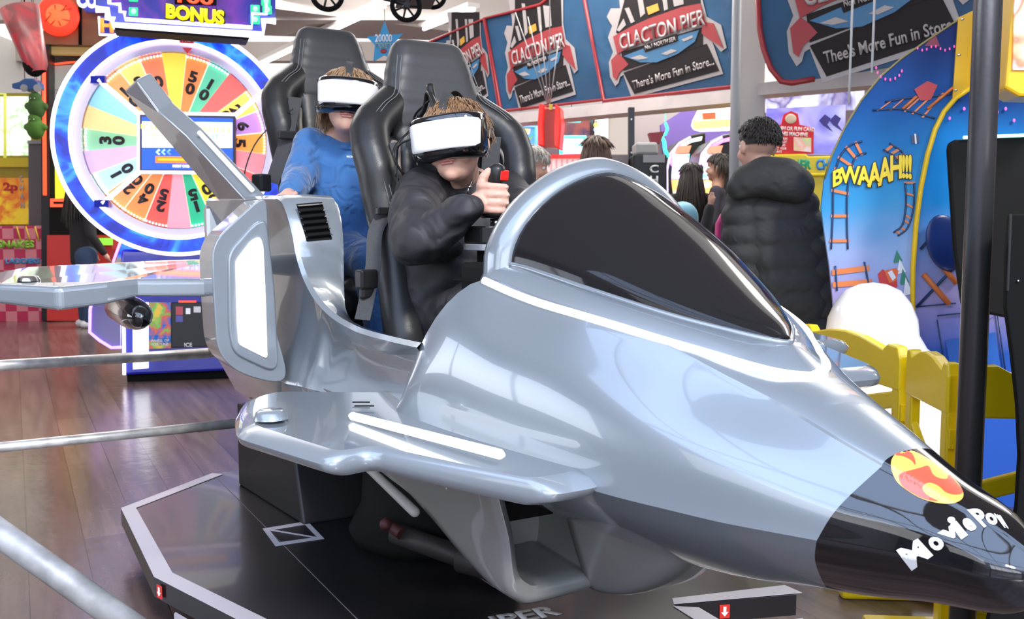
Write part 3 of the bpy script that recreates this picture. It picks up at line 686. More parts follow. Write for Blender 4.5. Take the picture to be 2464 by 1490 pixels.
def headset(c, R, k, label, front=M_whitep):
    def p(x, y, z): return V(c)+R @ (V((x, y, z))*k)
    t = thing('virtual_reality_headset', label, 'vr headset', tuple(V(c))); off = -V(c)
    def arc(w, y0, d, z, n=22, pw=2.6):
        out = []
        for i in range(n+1):
            a = PI*i/n; cs, sn = math.cos(a), math.sin(a)
            out.append(p(-w*math.copysign(abs(cs)**(2/pw), cs), y0+d*abs(sn)**(2/pw), z))
        return out
    fm = MB(); rows = [(.078,.066,.055,.046),(.094,.066,.070,.047),(.098,.064,.074,.040),(.099,.064,.075,.0)]
    R_ = [(.060,.060,.036,.050),(.096,.052,.070,.050),(.100,.050,.076,.045),(.102,.048,.078,.030),(.102,.048,.078,-.036),(.098,.048,.075,-.050),(.088,.050,.062,-.060),(.055,.058,.030,-.062)]
    fm.grid([arc(w, y, d, z) for w, y, d, z in R_]); fm.grid([arc(.060,.060,.036,.050), arc(.060,.058,.002,.050)]); fm.grid([arc(.055,.058,.030,-.062), arc(.055,.055,.002,-.062)])
    fm.grid([arc(.102,.048,.004,z) for z in (.050,-.058)])
    fr = obj('shell', fm, M_black, t, loc=off, smooth=True)
    wm = MB(); W_ = [(.096,.052,.0765,.036),(.100,.050,.0815,.034),(.101,.050,.083,.028),(.100,.050,.083,-.030),(.098,.050,.081,-.037),(.094,.052,.076,-.039)]
    wm.grid([arc(w, y, d, z, 26)[2:-2] for w, y, d, z in W_]); obj('faceplate', wm, front, t, loc=off, smooth=True)
    tm = MB(); tm.grid([arc(w, y, d, z)[1:-1] for w, y, d, z in [(.080,.052,.050,.052),(.092,.052,.062,.052),(.092,.052,.064,.047)]]); obj('top_cover', tm, M_black, t, loc=off, smooth=True)
    fo = MB(); fo.grid([arc(.084,.030,.035,z) for z in (.040,-.042)]); obj('face_foam', fo, M_foam, t, loc=off)
    sm = MB()
    for s in (-1, 1):
        path = [p(s*.098,.060,.005), p(s*.092,.020,.006), p(s*.086,-.03,.010), p(s*.070,-.085,.012), p(0,-.118,.012)]
        P = [V(q) for q in cr_([tuple(q) for q in path], 4)]; N = [R @ V((s*math.cos(i/len(P)*1.4), -math.sin(i/len(P)*1.4), 0)) for i in range(len(P))]
        sm.band(P, .026*k, .004, N)
    obj('strap', sm, M_belt, t, loc=off)
    sm = MB(); path = [p(0,.085,.050), p(0,.075,.085), p(0,.03,.123), p(0,-.03,.128), p(0,-.09,.095), p(0,-.112,.03)]
    P = [V(q) for q in cr_([tuple(q) for q in path], 4)]; sm.band(P, .022*k, .004, [R @ V((0, math.cos(i/len(P)*PI*.9), math.sin(i/len(P)*PI*.9)+.2)) for i in range(len(P))])
    obj('top_strap', sm, M_belt, t, loc=off)
    sm = MB(); sm.lathe([(.001,.006),(.012,.004),(.014,0)], p(0,.088,.053), R=R); obj('strap_button', sm, M_chrome, t, loc=off)
    return t
# ================= the boy in front
hc = at(1098, 345, 2.50); Rh = frame((-.30,-.93,.02), (-.13, -.05, 1)); hk = 1.0
base = Wd(.35, 0, .78)
boy = thing('person', 'person in black jacket in front seat wearing headset and gripping joystick', 'person', tuple(base)); OFFB = -base
sh_r = at(1010, 470, 2.50); el_r = at(1010, 575, 2.27); wr_r = at(1135, 500, 2.20); sh_l = at(1215, 470, 2.75); el_l = at(1262, 540, 2.50); wr_l = at(1330, 560, 2.2)
neck = at(1112, 432, 2.62); chest = at(1100, 520, 2.62); belly = at(1075, 640, 2.58); hip = at(1060, 725, 2.56)
jw = CR @ js
hand_c = jw+V((-.030, .010, .084))
mb = MB(); head_mb(mb, hc, Rh, hk, neck)
mb.cap(neck, .048, chest, .075); mb.cap(chest, .09, belly, .09); mb.cap(belly, .09, hip, .095)
mb.cap(sh_r, .035, el_r, .030); mb.cap(el_r, .030, wr_r, .022); mb.cap(sh_l, .035, el_l, .03); mb.cap(el_l, .03, wr_l, .022); mb.cap(neck, .05, sh_r, .04); mb.cap(neck, .05, sh_l, .04)
for s in (-1, 1):
    kn = Wd(.66, s*.11, .86); ft = Wd(.85, s*.10, .62); hp = Wd(.33, s*.075, .80); mb.cap(hp, .065, kn, .048); mb.cap(kn, .045, ft, .032); mb.cap(ft, .03, ft+V((.05,-.08,-.01)), .025)
# fist: palm behind the stick, four fingers wrapping it from the front, thumb on top
mb.cap(wr_r, .022, hand_c+V((-.012,-.004,-.01)), .026)
for k in range(4):
    z = .108-.0195*k; mb.cap(jw+V((-.036,.004,z)), .0125, jw+V((-.030,.024,z)), .011)
mb.cap(hand_c+V((0,.0,-.03)), .020, hand_c+V((0,0,.02)), .020)
for k in range(4):
    z = .110-.0190*k; ext = (.006, .009, .008, .003)[k]; r = (.0094, .0096, .0094, .0086)[k]
    pts = [(-.040,-.004,z+.001),(-.033,-.022,z+.001),(-.016,-.034,z),(.004,-.036,z-.001),(.016+ext,-.028,z-.002)]
    for a, b, ra, rb in zip(pts, pts[1:], (1.08,1.1,1.0,.97), (1.1,1.0,.97,.86)): mb.cap(jw+V(a), r*ra, jw+V(b), r*rb, 12)
tp = [(-.036,.004,.116),(-.030,-.004,.134),(-.018,-.006,.146),(-.004,-.010,.150)]
for a, b, ra, rb in zip(tp, tp[1:], (.014,.012,.011), (.012,.011,.009)): mb.cap(jw+V(a), ra, jw+V(b), rb, 12)
skin1 = blob('body', mb, M_skin, boy, .0042, 1); skin1.location = OFFB
face_parts(boy, hc, Rh, hk, OFFB, eyes=False)
for k in range(4):
    z = .110-.0190*k; e_ = (.006, .009, .008, .003)[k]; mb = MB(); mb.ell(jw+V((.0175+e_,-.0345,z-.002)), (.0042,.0018,.0040), None, 10); obj('fingernail', mb, mat('fingernail', (.66,.40,.32), .3), boy, loc=OFFB)
hair(boy, hc, Rh, hk, M_hairb, OFFB, 3, n=2600, length=.044, fringe=.8, rr=.0012)
M_jack = mat('black_nylon_jacket', (.024,.023,.026), .60, spec=.4, bump=(8,1.0,'w')); M_trou = mat('dark_trousers', (.035,.034,.037), .8, bump=(22,.5,'w'))
mb = MB()
mb.cap(chest+V((-.05,0,.03)), .105, belly+V((-.03,0,0)), .115); mb.cap(chest+V((.05,.02,.03)), .10, belly+V((.04,.02,0)), .11); mb.cap(belly, .12, hip+V((0,0,.0)), .125)
mb.cap(neck+V((-.01,.0,-.035)), .062, chest, .10); mb.cap(neck+V((-.02,0,-.05)), .055, sh_r, .072); mb.cap(neck+V((.02,.02,-.05)), .055, sh_l, .070)
mid = sh_r*.5+el_r*.5+V((-.008,-.01,0)); mb.cap(sh_r, .072, mid, .072); mb.cap(mid, .072, el_r, .068); m2 = el_r*.5+wr_r*.5+V((0,0,-.006)); mb.cap(el_r, .068, m2, .052); mb.cap(m2, .052, wr_r+V((-.012,0,0)), .036)
mb.cap(sh_l, .070, el_l, .065); mb.cap(el_l, .062, wr_l, .04)
mb.ell(at(1020,500,2.38), (.05,.05,.06)); mb.ell(at(1000,560,2.25), (.045,.04,.05)); mb.ell(at(1060,540,2.24), (.05,.04,.035)); mb.ell(at(1045,600,2.42), (.08,.05,.04))
lap = [(.30,.09,.83),(.42,.10,.86),(.55,.10,.90)]
for s in (-1, 1): mb.cap(Wd(.30, s*.09, .85), .10, Wd(.50, s*.10, .90), .085)
jk = blob('jacket', mb, M_jack, boy, .010, 5); jk.location = OFFB
tx = bpy.data.textures.new('folds', 'CLOUDS'); tx.noise_scale = .075; tx.noise_depth = 1
md = jk.modifiers.new('d', 'DISPLACE'); md.texture = tx; md.strength = .030; md.mid_level = .5; md.texture_coords = 'LOCAL'
# collar
mb = MB(); G = []
for j in range(25):
    a = PI*2*j/24; rr = .058+.004*math.sin(3*a); gap = max(0, -math.sin(a-.1))**6
    q0 = neck+V((rr*1.12*math.cos(a), rr*math.sin(a), -.030-.05*gap)); q1 = q0+V((.004*math.cos(a), .004*math.sin(a), .040-.022*gap)); G.append([q0+V((0,0,-.02)), q0, q1, q1+V((-.007*math.cos(a), -.007*math.sin(a), .001)), q0+V((-.008*math.cos(a),-.008*math.sin(a),0))])
mb.grid(G); obj('collar', mb, M_jack, jk)
mb = MB(); z0 = neck+V((.02,-.075,-.06)); P = [at(1137,432,2.50), at(1128,450,2.49), at(1125,470,2.485)]; mb.tube(P, .0025, 6); mb.ell(P[1]+V((.002,-.002,0)), .005); obj('zip', mb, M_chrome, jk)
mb = MB(); d_ = (wr_r-m2).normalized()
for k in range(5): c_ = wr_r+d_*(-.040+.009*k); mb.cap(c_, .037-.0016*k, c_+d_*.004, .0365-.0016*k, 18)
cu = blob('cuff', mb, M_jack, jk, .006, 1)
mb = MB()
for s in (-1, 1):
    mb.cap(Wd(.36, s*.10, .80), .085, Wd(.66, s*.115, .85), .068); mb.cap(Wd(.66, s*.115, .85), .066, Wd(.84, s*.10, .64), .05)
blob('trousers', mb, M_trou, boy, .011, 4).location = OFFB
for nm, (px, Y_) in {}.items(): pass
headset(hc+Rh @ V((0,-.008,.010)), Rh, 1.0, 'white fronted headset on the person in black jacket, front seat')
# loose strap and leads beside the boy's head
mb = MB(); sb = lambda px, py, Y: at(px, py, Y)
hs_ = bpy.data.objects.new('x', None); bpy.data.objects.remove(hs_)
hset = [o for o in bpy.data.objects if o.name.startswith('virtual_reality_headset')][0]
def cable(pts, r, parent, off, m=M_blackp, nm='cable'):
    mb = MB(); mb.tube([V(q) for q in cr_([tuple(at(*p)) for p in pts], 5)], r, 8); return obj(nm, mb, m, parent, loc=off)
ho = -V(hset.location)
cable([(1060,292,2.43),(1052,270,2.46),(1042,240,2.5),(1034,206,2.52)], .011, hset, ho, M_blackp, 'top_strap')
cable([(1056,280,2.44),(1046,250,2.47),(1030,222,2.52),(1022,260,2.56),(1008,282,2.58)], .007, hset, ho, M_blackp, 'top_strap')
cable([(1035,240,2.52),(1000,275,2.6),(990,310,2.6),(960,340,2.55),(947,365,2.5),(955,395,2.5),(975,420,2.52),(1010,415,2.55)], .0032, hset, ho)
cable([(988,335,2.45),(960,350,2.47),(955,380,2.5),(952,425,2.5)], .0028, hset, ho)
# ================= the girl behind
gc = at(836, 250, 3.20); Rg = frame((.17,-.95,.10), (.07, .02, 1)); gk = 1.02
gbase = Wd(-.55, 0, .98); GO = -gbase
girl = thing('person', 'person in blue sweatshirt and blue trousers in rear seat wearing headset', 'person', tuple(gbase))
gn = at(842, 322, 3.30); gch = at(825, 400, 3.33); gb = at(830, 490, 3.30); gsr = at(748, 352, 3.30); ger = at(722, 430, 3.18); gwr = at(700, 462, 3.02); gsl = at(912, 360, 3.50); gel = at(935, 450, 3.40); gwl = at(930, 500, 3.2)
mb = MB(); head_mb(mb, gc, Rg, gk, gn); mb.cap(gn, .045, gch, .08); mb.cap(gch, .085, gb, .085)
for a, b, c in ((gsr, ger, gwr), (gsl, gel, gwl)):
    mb.cap(gn, .045, a, .04); mb.cap(a, .036, b, .03); mb.cap(b, .03, c, .022); h = c+(c-b).normalized()*.05; mb.cap(c, .02, h, .024)
    for q in range(4): f0 = h+V((.018*(q-1.5), -.01, .0)); mb.cap(f0, .009, f0+V((0,-.035,-.012)), .007, 10)
    mb.cap(h, .009, h+V((.03,-.02,.01)), .008, 10)
gth = []
for s in (-1, 1):
    hp = Wd(-.62, s*.07, 1.02); kn = Wd(-.28, s*.085, 1.00); ft = Wd(-.12, s*.08, .66); mb.cap(hp, .065, kn, .046); mb.cap(kn, .044, ft, .034); mb.cap(ft, .03, ft+V((.05,-.08,0)), .025); gth.append((hp, kn, ft))
blob('body', mb, M_skin, girl, .0070, 2).location = GO
face_parts(girl, gc, Rg, gk, GO, eyes=False)
hair(girl, gc, Rg, gk, M_hairl, GO, 8, n=1500, length=.05, fringe=.2, bob=.120, rr=.0022)
mb = MB(); mb.ell(gc+Rg @ V((-.082,.0,-.036)), .004); obj('earring', mb, M_chrome, girl, loc=GO)
M_blue = mat('blue_sweatshirt', (.042,.155,.395), .85, sheen=.3, bump=(14,.9,'w')); M_blueD = mat('blue_joggers', (.035,.12,.32), .85, sheen=.3, bump=(14,.9,'w'))
mb = MB(); mb.cap(gch+V((-.045,0,.035)), .098, gb+V((-.03,0,0)), .10); mb.cap(gch+V((.045,.03,.035)), .096, gb+V((.03,.02,0)), .10); mb.cap(gn+V((0,0,-.065)), .062, gch, .10); mb.cap(gch, .108, gb, .112)
for a, b, c in ((gsr, ger, gwr), (gsl, gel, gwl)):
    mb.cap(gn+V((0,0,-.07)), .052, a, .064); mb.cap(a, .066, b, .058); mb.cap(b, .058, c, .042)
sw = blob('sweatshirt', mb, M_blue, girl, .0095, 5); sw.location = GO
tx2 = bpy.data.textures.new('soft_folds', 'CLOUDS'); tx2.noise_scale = .09; tx2.noise_depth = 1
md = sw.modifiers.new('d', 'DISPLACE'); md.texture = tx2; md.strength = .016; md.texture_coords = 'LOCAL'
mb = MB(); mb.tube([gn+V((.066*math.cos(a), .058*math.sin(a)-.004, -.036-.018*max(0,-math.sin(a)))) for a in [2*PI*j/28 for j in range(28)]], .008, 8, closed=True); obj('collar', mb, M_blue, sw)
t = text_on('MCKENZIE', M_wl, at(852,378,3.2), (1,.22,-.02), (0,.1,1), N=(0,-1,0), w=.048, h=.0075, name='chest_lettering', parent=sw, bold=.03)
mb = MB()
for hp, kn, ft in gth: mb.cap(hp, .088, kn, .066); mb.cap(kn, .066, ft, .05)
mb.cap(gb+V((0,0,-.03)), .105, gth[0][0]*.5+gth[1][0]*.5, .11)
tr = blob('trousers', mb, M_blueD, girl, .011, 4); tr.location = GO
md = tr.modifiers.new('d', 'DISPLACE'); md.texture = tx2; md.strength = .014; md.texture_coords = 'LOCAL'
headset(gc+Rg @ V((0,-.006,.012)), Rg, 1.0, 'white fronted headset on the person in blue sweatshirt, rear seat')
# ---------------------------------------------------------------- motion platform under the ride
M_deck = mat('black_deck', (.010,.009,.011), .30, coat=.12, bump=(6,.02)); M_edge = mat('grey_edge_tape', (.42,.40,.44), .35); M_side = mat('deck_side', (.025,.025,.02), .4)
M_red = mat('sticker_red', (.65,.03,.02), .5)
zp = .15
def WP(x, s, z=zp): return Wd(x, s, z)
plat = thing('motion_platform', 'low black platform with pale edge tape under the spacecraft ride', 'platform', tuple(Wd(0,0,0)))
PO = -V(plat.location)
half = [(-1.16,.41),(-.84,.785),(-.11,.795),(.36,.644),(.78,.34)]
outl = half+[(.95,.30),(1.25,.28),(1.25,-.30),(.90,-.298),(.75,-.32),(.86,-.64),(.36,-.76),(-.11,-.795),(-.84,-.785),(-1.16,-.41)]
mb = MB(); mb.prism([WP(x, s, zp-.055) for x, s in outl], (0,0,.055)); obj('deck', mb, M_deck, plat, loc=PO)
mb = MB()
def tape(pts, w, inside=1):
    for (a, b) in zip(pts, pts[1:]):
        pass
def inset(pts, w):
    out = []
    for i, p in enumerate(pts):
        p = V((*p, 0)); d = V((0, 0, 0))
        if i: e = (p-V((*pts[i-1], 0))).normalized(); d += V((e.y, -e.x, 0))
        if i < len(pts)-1: e = (V((*pts[i+1], 0))-p).normalized(); d += V((e.y, -e.x, 0))
        d.normalize(); out.append((p.x+d.x*w, p.y+d.y*w))
    return out
inn = inset(half, .05); inn = [(x, s) for x, s in inn]
if abs(inn[1][1]) > .785: inn = inset(half, -.05)
for i in range(len(half)-1):
    q = [half[i], half[i+1], inn[i+1], inn[i]]; mb.prism([WP(x, s, zp+.001) for x, s in q], (0,0,.0015))
obj('edge_tape', mb, M_edge, plat, loc=PO, weld=0)
mb = MB()
fr = [(.90,-.298),(.75,-.32),(.86,-.64)]; 
for a, b, c, d in [((1.2,-.27),(.76,-.31),(.80,-.36),(1.2,-.33)), ((.75,-.32),(.86,-.66),(.80,-.66),(.72,-.34))]: mb.prism([WP(*q, zp+.001) for q in (a, b, c, d)], (0,0,.0015))
obj('edge_tape', mb, M_edge, plat, loc=PO, weld=0)
mb = MB(); a, b = WP(-.84,.79,zp-.056), WP(-.11,.80,zp-.056)
for q0, q1, k in [((.0,.76),(.36,.655),.01), ((.80,-.40),(.865,-.66),.0)]:
    mb.prism([WP(*q0, .085), WP(*q1, .085), WP(*q1, .06), WP(*q0, .06)], Wd(.01,.006,0)-Wd(0,0,0))
obj('side_strip', mb, M_edge, plat, loc=PO)
# seams, rectangular mark, lettering
mb = MB()
for p, q in [((-1.16,.41),(1.2,.41)), ((-.28,.02),(.42,.02)), ((.42,.02),(.50,-.5)), ((-.28,.02),(-.28,-.4))]: mb.tube([WP(*p, zp), WP(*q, zp)], .0015, 5)
obj('deck_seam', mb, mat('seam', (.09,.08,.09), .5), plat, loc=PO)
def zq(px, py, off=.0): return onz(px, py, zp+off)
mb = MB(); O4 = [(632,1273),(740,1255),(780,1297),(663,1315)]; I4 = [(649,1277),(734,1263),(763,1293),(672,1306)]
for i in range(4):
    j = (i+1)%4; mb.prism([zq(*O4[i], .001), zq(*O4[j], .001), zq(*I4[j], .001), zq(*I4[i], .001)], (0,0,.001))
mb.prism([zq(649,1277,.0012), zq(660,1276,.0012), zq(763,1293,.0012), zq(752,1294,.0012)], (0,0,.001))
obj('footwell_mark', mb, M_edge, plat, loc=PO, weld=0)
cx_ = zq(1255, 1484); uu = (zq(1370,1457)-zq(1240,1481)).normalized(); vv = V((0,0,1)).cross(uu)
text_on('SUPER', mat('deck_letter', (.62,.62,.62), .5), cx_-uu*.035, uu, vv, N=(0,0,1), w=.27, h=.062, name='deck_lettering', parent=plat, bold=.03, lift=.001, extrude=.001).location = PO
def arrow_sticker(c, U, Nn):
    U = V(U).normalized(); Nn = V(Nn).normalized(); Vv = V((0,0,1)); mb = MB()
    mb.prism([c-U*.014-Vv*.018, c+U*.014-Vv*.018, c+U*.014+Vv*.018, c-U*.014+Vv*.018], Nn*.0015); s_ = obj('arrow_sticker', mb, M_red, plat, loc=PO)
    mb = MB(); c = c+Nn*.0018; mb.prism([c+U*a*.010+Vv*b*.013 for a, b in [(-.4,1),(.4,1),(.4,-.1),(1,-.1),(0,-1),(-1,-.1),(-.4,-.1)]], Nn*.0008); obj('arrow', mb, M_wl, s_, loc=None).location = (0,0,0)
d1 = (WP(.36,.644)-WP(-.11,.795)); n1 = d1.cross(V((0,0,1))).normalized(); n1 = n1 if n1.y < 0 else -n1
arrow_sticker(WP(-.07,.787, zp-.028)+n1*.001, d1, n1)
d2 = (WP(.86,-.64)-WP(.75,-.32)); n2 = d2.cross(V((0,0,1))).normalized(); n2 = n2 if n2.y < 0 else -n2
arrow_sticker(WP(.795,-.45, zp-.028)+n2*.001, d2, n2)
for x, s in [(-.9,.6),(-.9,-.6),(.1,.62),(.70,-.55),(1.05,.1)]:
    mb = MB(); mb.lathe([(.001,.03),(.040,.03),(.045,.012),(.042,0)], WP(x, s, 0)); mb.cyl(WP(x, s, .02), WP(x, s, zp-.05), .012); obj('foot', mb, mat('orange_foot', (.75,.12,.02), .4), plat, loc=PO)
# pedestal box and linkage between platform and craft
mb = MB(); q = [WP(-.95,.36,zp),WP(-.35,.30,zp),WP(-.35,-.30,zp),WP(-.95,-.36,zp)]; t = [WP(-.95,.36,.46),WP(-.50,.30,.50),WP(-.50,-.30,.50),WP(-.95,-.36,.46)]
mb.add(q+t, [(0,1,2,3),(4,5,6,7),(0,1,5,4),(1,2,6,5),(2,3,7,6),(3,0,4,7)]); obj('pedestal', mb, mat('pedestal_black', (.012,.012,.013), .4, spec=.3), plat, bevel=.008, loc=PO)
mb = MB(); mb.lathe([(.001,.0),(.22,.0),(.24,.04),(.20,.12),(.19,.30),(.001,.31)], WP(-.05,0,zp)); obj('turntable', mb, M_blackm, plat, loc=PO)
mb = MB(); mb.cyl(WP(.12,.18,.24), WP(.34,.04,.20), .030); mb.cyl(WP(.30,.06,.20), WP(.44,-.03,.19), .038); obj('actuator', mb, mat('actuator_metal', (.04,.035,.035), .5, .3, spec=.3), plat, loc=PO)
mb = MB(); mb.cyl(WP(.10,.20,.27), WP(.17,.18,.25), .016); mb.ell(WP(.13,.21,.272), .018); obj('red_fitting', mb, mat('dull_red', (.06,.012,.01), .6), plat, loc=PO)
# ---------------------------------------------------------------- galvanised rails at the left
M_galv = mat('galvanised_tube', (.56,.55,.53), .36, .55, var=(18,.35), bump=(40,.05))
def rail(name, pts, r, label, grp=None):
    mb = MB(); mb.tube(pts, r, 20); o = obj(name, mb, M_galv); tag(o, label, 'railing', grp); return o
# one straight run behind the ride, two tubes; posts stand outside the picture on the left
ya, yb = 2.9, 3.95
A1, B1 = at(-60, 884, 3.0), at(560, 846, 3.62); A2, B2 = at(-60, 1083, 2.75), at(610, 1015, 3.20)
fence_ = thing('guard_rail', 'long two-tube steel guard rail running behind the wing to the left', 'railing', (A1.x, A1.y, 0)); FO = -V(fence_.location)
mb = MB(); e1 = B1+(B1-A1)*.16; mb.tube([A1+(A1-B1)*.6, e1], .019, 20); obj('top_tube', mb, M_galv, fence_, loc=FO)
mb = MB(); mb.tube([A2+(A2-B2)*.5, B2+(B2-A2)*.2], .016, 20); obj('lower_tube', mb, M_galv, fence_, loc=FO)
mb = MB(); p = A1+(A1-B1)*.5; mb.tube([V((p.x, p.y, 0)), V((p.x, p.y, p.z+.01))], .02, 16); obj('post', mb, M_galv, fence_, loc=FO)
mb = MB(); p = e1-(B1-A1)*.02; mb.tube([V((p.x, p.y, .0)), V((p.x, p.y, p.z+.01))], .02, 16); obj('post', mb, M_galv, fence_, loc=FO)
a, b = at(-140, 1185, 1.50), at(368, 1545, 1.42)
M_galv2 = mat('dull_galvanised_tube', (.30,.30,.30), .5, .3, var=(25,.3), bump=(60,.05)); nr = thing('guard_rail', 'scratched steel tube of the near guard rail, bottom left corner', 'railing', (b.x, b.y, 0)); NO = -V(nr.location)
mb = MB(); mb.tube([a+(a-b)*.3, b], .0215, 24); mb.ell(b, .0215); obj('top_tube', mb, M_galv2, nr, loc=NO)
mb = MB(); mb.tube([V((b.x, b.y, 0)), b], .021, 16); obj('post', mb, M_galv, nr, loc=NO)
# ---------------------------------------------------------------- planes that carry traced outlines at real distances
class PLN:
    def __init__(s, px, py, Y, yaw=0.0):
        s.o = at(px, py, Y); a = math.radians(yaw); s.n = V((math.sin(a), -math.cos(a), 0)); s.u = V((math.cos(a), math.sin(a), 0)); s.v = V((0,0,1))
    def p(s, px, py, off=0.0): return onplane(px, py, s.o+s.n*off, s.n)
    def ab(s, a, b, off=0.0): return s.o+s.u*a+s.v*b+s.n*off
    def slab(s, name, pts, m, parent=None, off=0.0, th=.02, bevel=0, **k):
        mb = MB(); mb.prism([s.p(x, y, off) for x, y in pts], -s.n*th); return obj(name, mb, m, parent, bevel=bevel, weld=0, **k)
    def tube(s, name, pts, r, m, parent=None, off=0.0, closed=False, **k):
        mb = MB(); mb.tube([s.p(x, y, off) for x, y in pts], r, 8, closed=closed); return obj(name, mb, m, parent, **k)
    def text(s, body, m, px, py, wpx, hpx, parent=None, off=.01, tilt=0, name='lettering', bold=.02, up=False, **k):
        c = s.p(px, py, off); t = math.radians(tilt); U = s.u*math.cos(t)+s.v*math.sin(t); Vv = -s.u*math.sin(t)+s.v*math.cos(t)
        Y = c.y; kk = Y/F; o = text_on(body, m, c, U, Vv, N=s.n, w=wpx*kk, h=hpx*kk, parent=parent, name=name, bold=bold, **k); return o
def ring(pl, name, r0, r1, m, parent, off, th=.03, n=72, a0=0, a1=360, c=(0,0), loc=None):
    mb = MB(); G = []
    full = (a1-a0) >= 360
    for i in range(n if full else n+1):
        a = math.radians(a0+(a1-a0)*i/n); cs, sn = math.cos(a), math.sin(a)
        G.append([pl.ab(c[0]+r*cs, c[1]+r*sn, o_) for r, o_ in ((r0, off), (r1, off), (r1, off-th), (r0, off-th))])
    mb.grid(G, smooth=False, closeu=full, closev=True); return obj(name, mb, m, parent, loc=loc)
def set_root(t, kids=None):      # children were modelled in place: keep them there under a thing with a base point
    for c in children(t): c.location = -V(t.location)
G_white = glow('white_neon', (.95,.86,1), 2.2); G_purple = glow('purple_neon', (.55,.28,1), 1.6); G_red = glow('red_neon', (1,.06,.02), 1.8)
M_dblue = mat('deep_blue_panel', (.01,.02,.30), .2, coat=.5, emit=.25); M_grey = mat('grey_plastic', (.25,.25,.27), .5)
def art(name, cols, scale, e=.5, rough=.3):      # printed or backlit artwork: irregular colour patches
    m = bpy.data.materials.new(name); m.use_nodes = True; n = m.node_tree; b = n.nodes['Principled BSDF']; MATS[name] = m
    t = n.nodes.new('ShaderNodeTexCoord'); no = n.nodes.new('ShaderNodeTexNoise'); no.inputs['Scale'].default_value = scale; no.inputs['Detail'].default_value = 3; no.inputs['Distortion'].default_value = .8
    r = n.nodes.new('ShaderNodeValToRGB'); r.color_ramp.interpolation = 'LINEAR'; k = len(cols)
    while len(r.color_ramp.elements) < k: r.color_ramp.elements.new(.5)
    for i, c in enumerate(cols): r.color_ramp.elements[i].position = .3+.4*i/(k-1); r.color_ramp.elements[i].color = (*c, 1)
    n.links.new(t.outputs['Object'], no.inputs['Vector']); n.links.new(no.outputs[0], r.inputs[0]); n.links.new(r.outputs[0], b.inputs['Base Color']); n.links.new(r.outputs[0], b.inputs['Emission Color'])
    b.inputs['Emission Strength'].default_value = e; b.inputs['Roughness'].default_value = rough; return m
# ---------------------------------------------------------------- prize wheel machine
pw = PLN(430, 345, 6.9, 14)
wheel = thing('prize_wheel_machine', 'tall blue prize wheel machine with lit rainbow wheel and bonus sign', 'arcade machine', (pw.o.x, pw.o.y+.3, 0))
A_blue = art('blue_backlit_print', [(.0,.005,.20),(.0,.01,.30),(.0,.06,.70),(.03,.25,.85),(.0,.01,.22)], 4, .7)
cab = pw.slab('cabinet', [(290,600),(580,600),(600,740),(600,890),(293,904),(288,740)], mat('cabinet_blue', (.012,.02,.42), .25, coat=.6), wheel, off=.10, th=.85, bevel=.02)
pw.slab('neck', [(300,560),(610,560),(610,620),(282,620)], A_blue, wheel, off=.06, th=.5)
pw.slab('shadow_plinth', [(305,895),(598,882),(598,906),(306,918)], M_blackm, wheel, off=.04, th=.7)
pw.slab('white_panel', [(319,728),(357,728),(357,886),(320,889)], glow('lit_white_panel', (.9,.93,1), 1.3), cab, off=.115, th=.012)
pw.slab('poster', [(358,728),(411,728),(411,838),(358,840)], art('poster_print', [(.0,.05,.3),(.0,.15,.5),(.7,.1,.05),(.1,.5,.1),(.8,.5,.05)], 9, .25), cab, off=.118, th=.012)
pw.text('WHEEL OF\nFORTUNE', M_wl, 385, 825, 42, 16, cab, off=.13, line=.9)
cd_ = pw.slab('coin_door', [(412,728),(508,728),(512,834),(412,838)], mat('coin_door_black', (.012,.012,.014), .3), cab, off=.13, th=.03, bevel=.006)
pw.slab('payment_sticker', [(423,738),(440,738),(440,758),(423,758)], mat('sticker_pink', (.7,.12,.15), .5), cd_, off=.135, th=.004); pw.slab('payment_sticker', [(423,760),(440,760),(440,775),(423,775)], mat('sticker_blue', (.15,.15,.5), .5), cd_, off=.135, th=.004)
pw.slab('card_sticker', [(466,738),(483,738),(483,752),(466,752)], M_wl, cd_, off=.135, th=.004); pw.slab('note_slot', [(447,742),(458,742),(458,756),(447,756)], M_chrome, cd_, off=.135, th=.004)
pw.text('ICE', M_wl, 453, 830, 18, 10, cd_, off=.136); pw.slab('coin_light', [(430,724),(472,724),(472,728),(430,728)], G_red, cd_, off=.136, th=.004)
pw.slab('yellow_ticket_mouth', [(500,780),(512,776),(514,822),(503,822)], mat('ticket_yellow', (.8,.6,.02), .5), cd_, off=.14, th=.01)
pw.tube('led_edge', [(297,728),(299,902)], .012, G_white, cab, off=.12); pw.tube('led_edge', [(296,565),(272,632)], .010, G_purple, cab, off=.12)
side_ = pw.slab('side_platform', [(217,720),(217,800),(268,836),(290,836),(290,720)], mat('clear_purple', (.16,.13,.38), .15, coat=1), wheel, off=.16, th=.05)
pw.tube('led_outline', [(222,720),(217,745),(216,800),(240,820),(268,837),(292,836)], .011, G_purple, side_, off=.17)
mb = MB(); mb.lathe([(.001,0),(.03,0),(.035,-.02),(.03,-.045)], pw.p(358,910,.0)+V((0,.05,.045))); obj('foot', mb, M_chrome, wheel)
k0 = 6.9/F
Rr = 262*k0
ring(pw, 'outer_ring', Rr-.115, Rr-.005, A_blue, wheel, .20, .10)
for nm, rr, tr_, m_, of in [('neon_ring', Rr, .013, G_white, .21), ('neon_ring', Rr-.118, .014, G_white, .22), ]:
    mb = MB(); mb.tube([pw.ab(rr*math.cos(2*PI*j/90), rr*math.sin(2*PI*j/90), of) for j in range(90)], tr_, 8, closed=True); obj(nm, mb, m_, wheel)
ring(pw, 'inner_rim', Rr-.18, Rr-.128, mat('rim_silver', (.45,.40,.50), .25, .5), wheel, .19, .08)
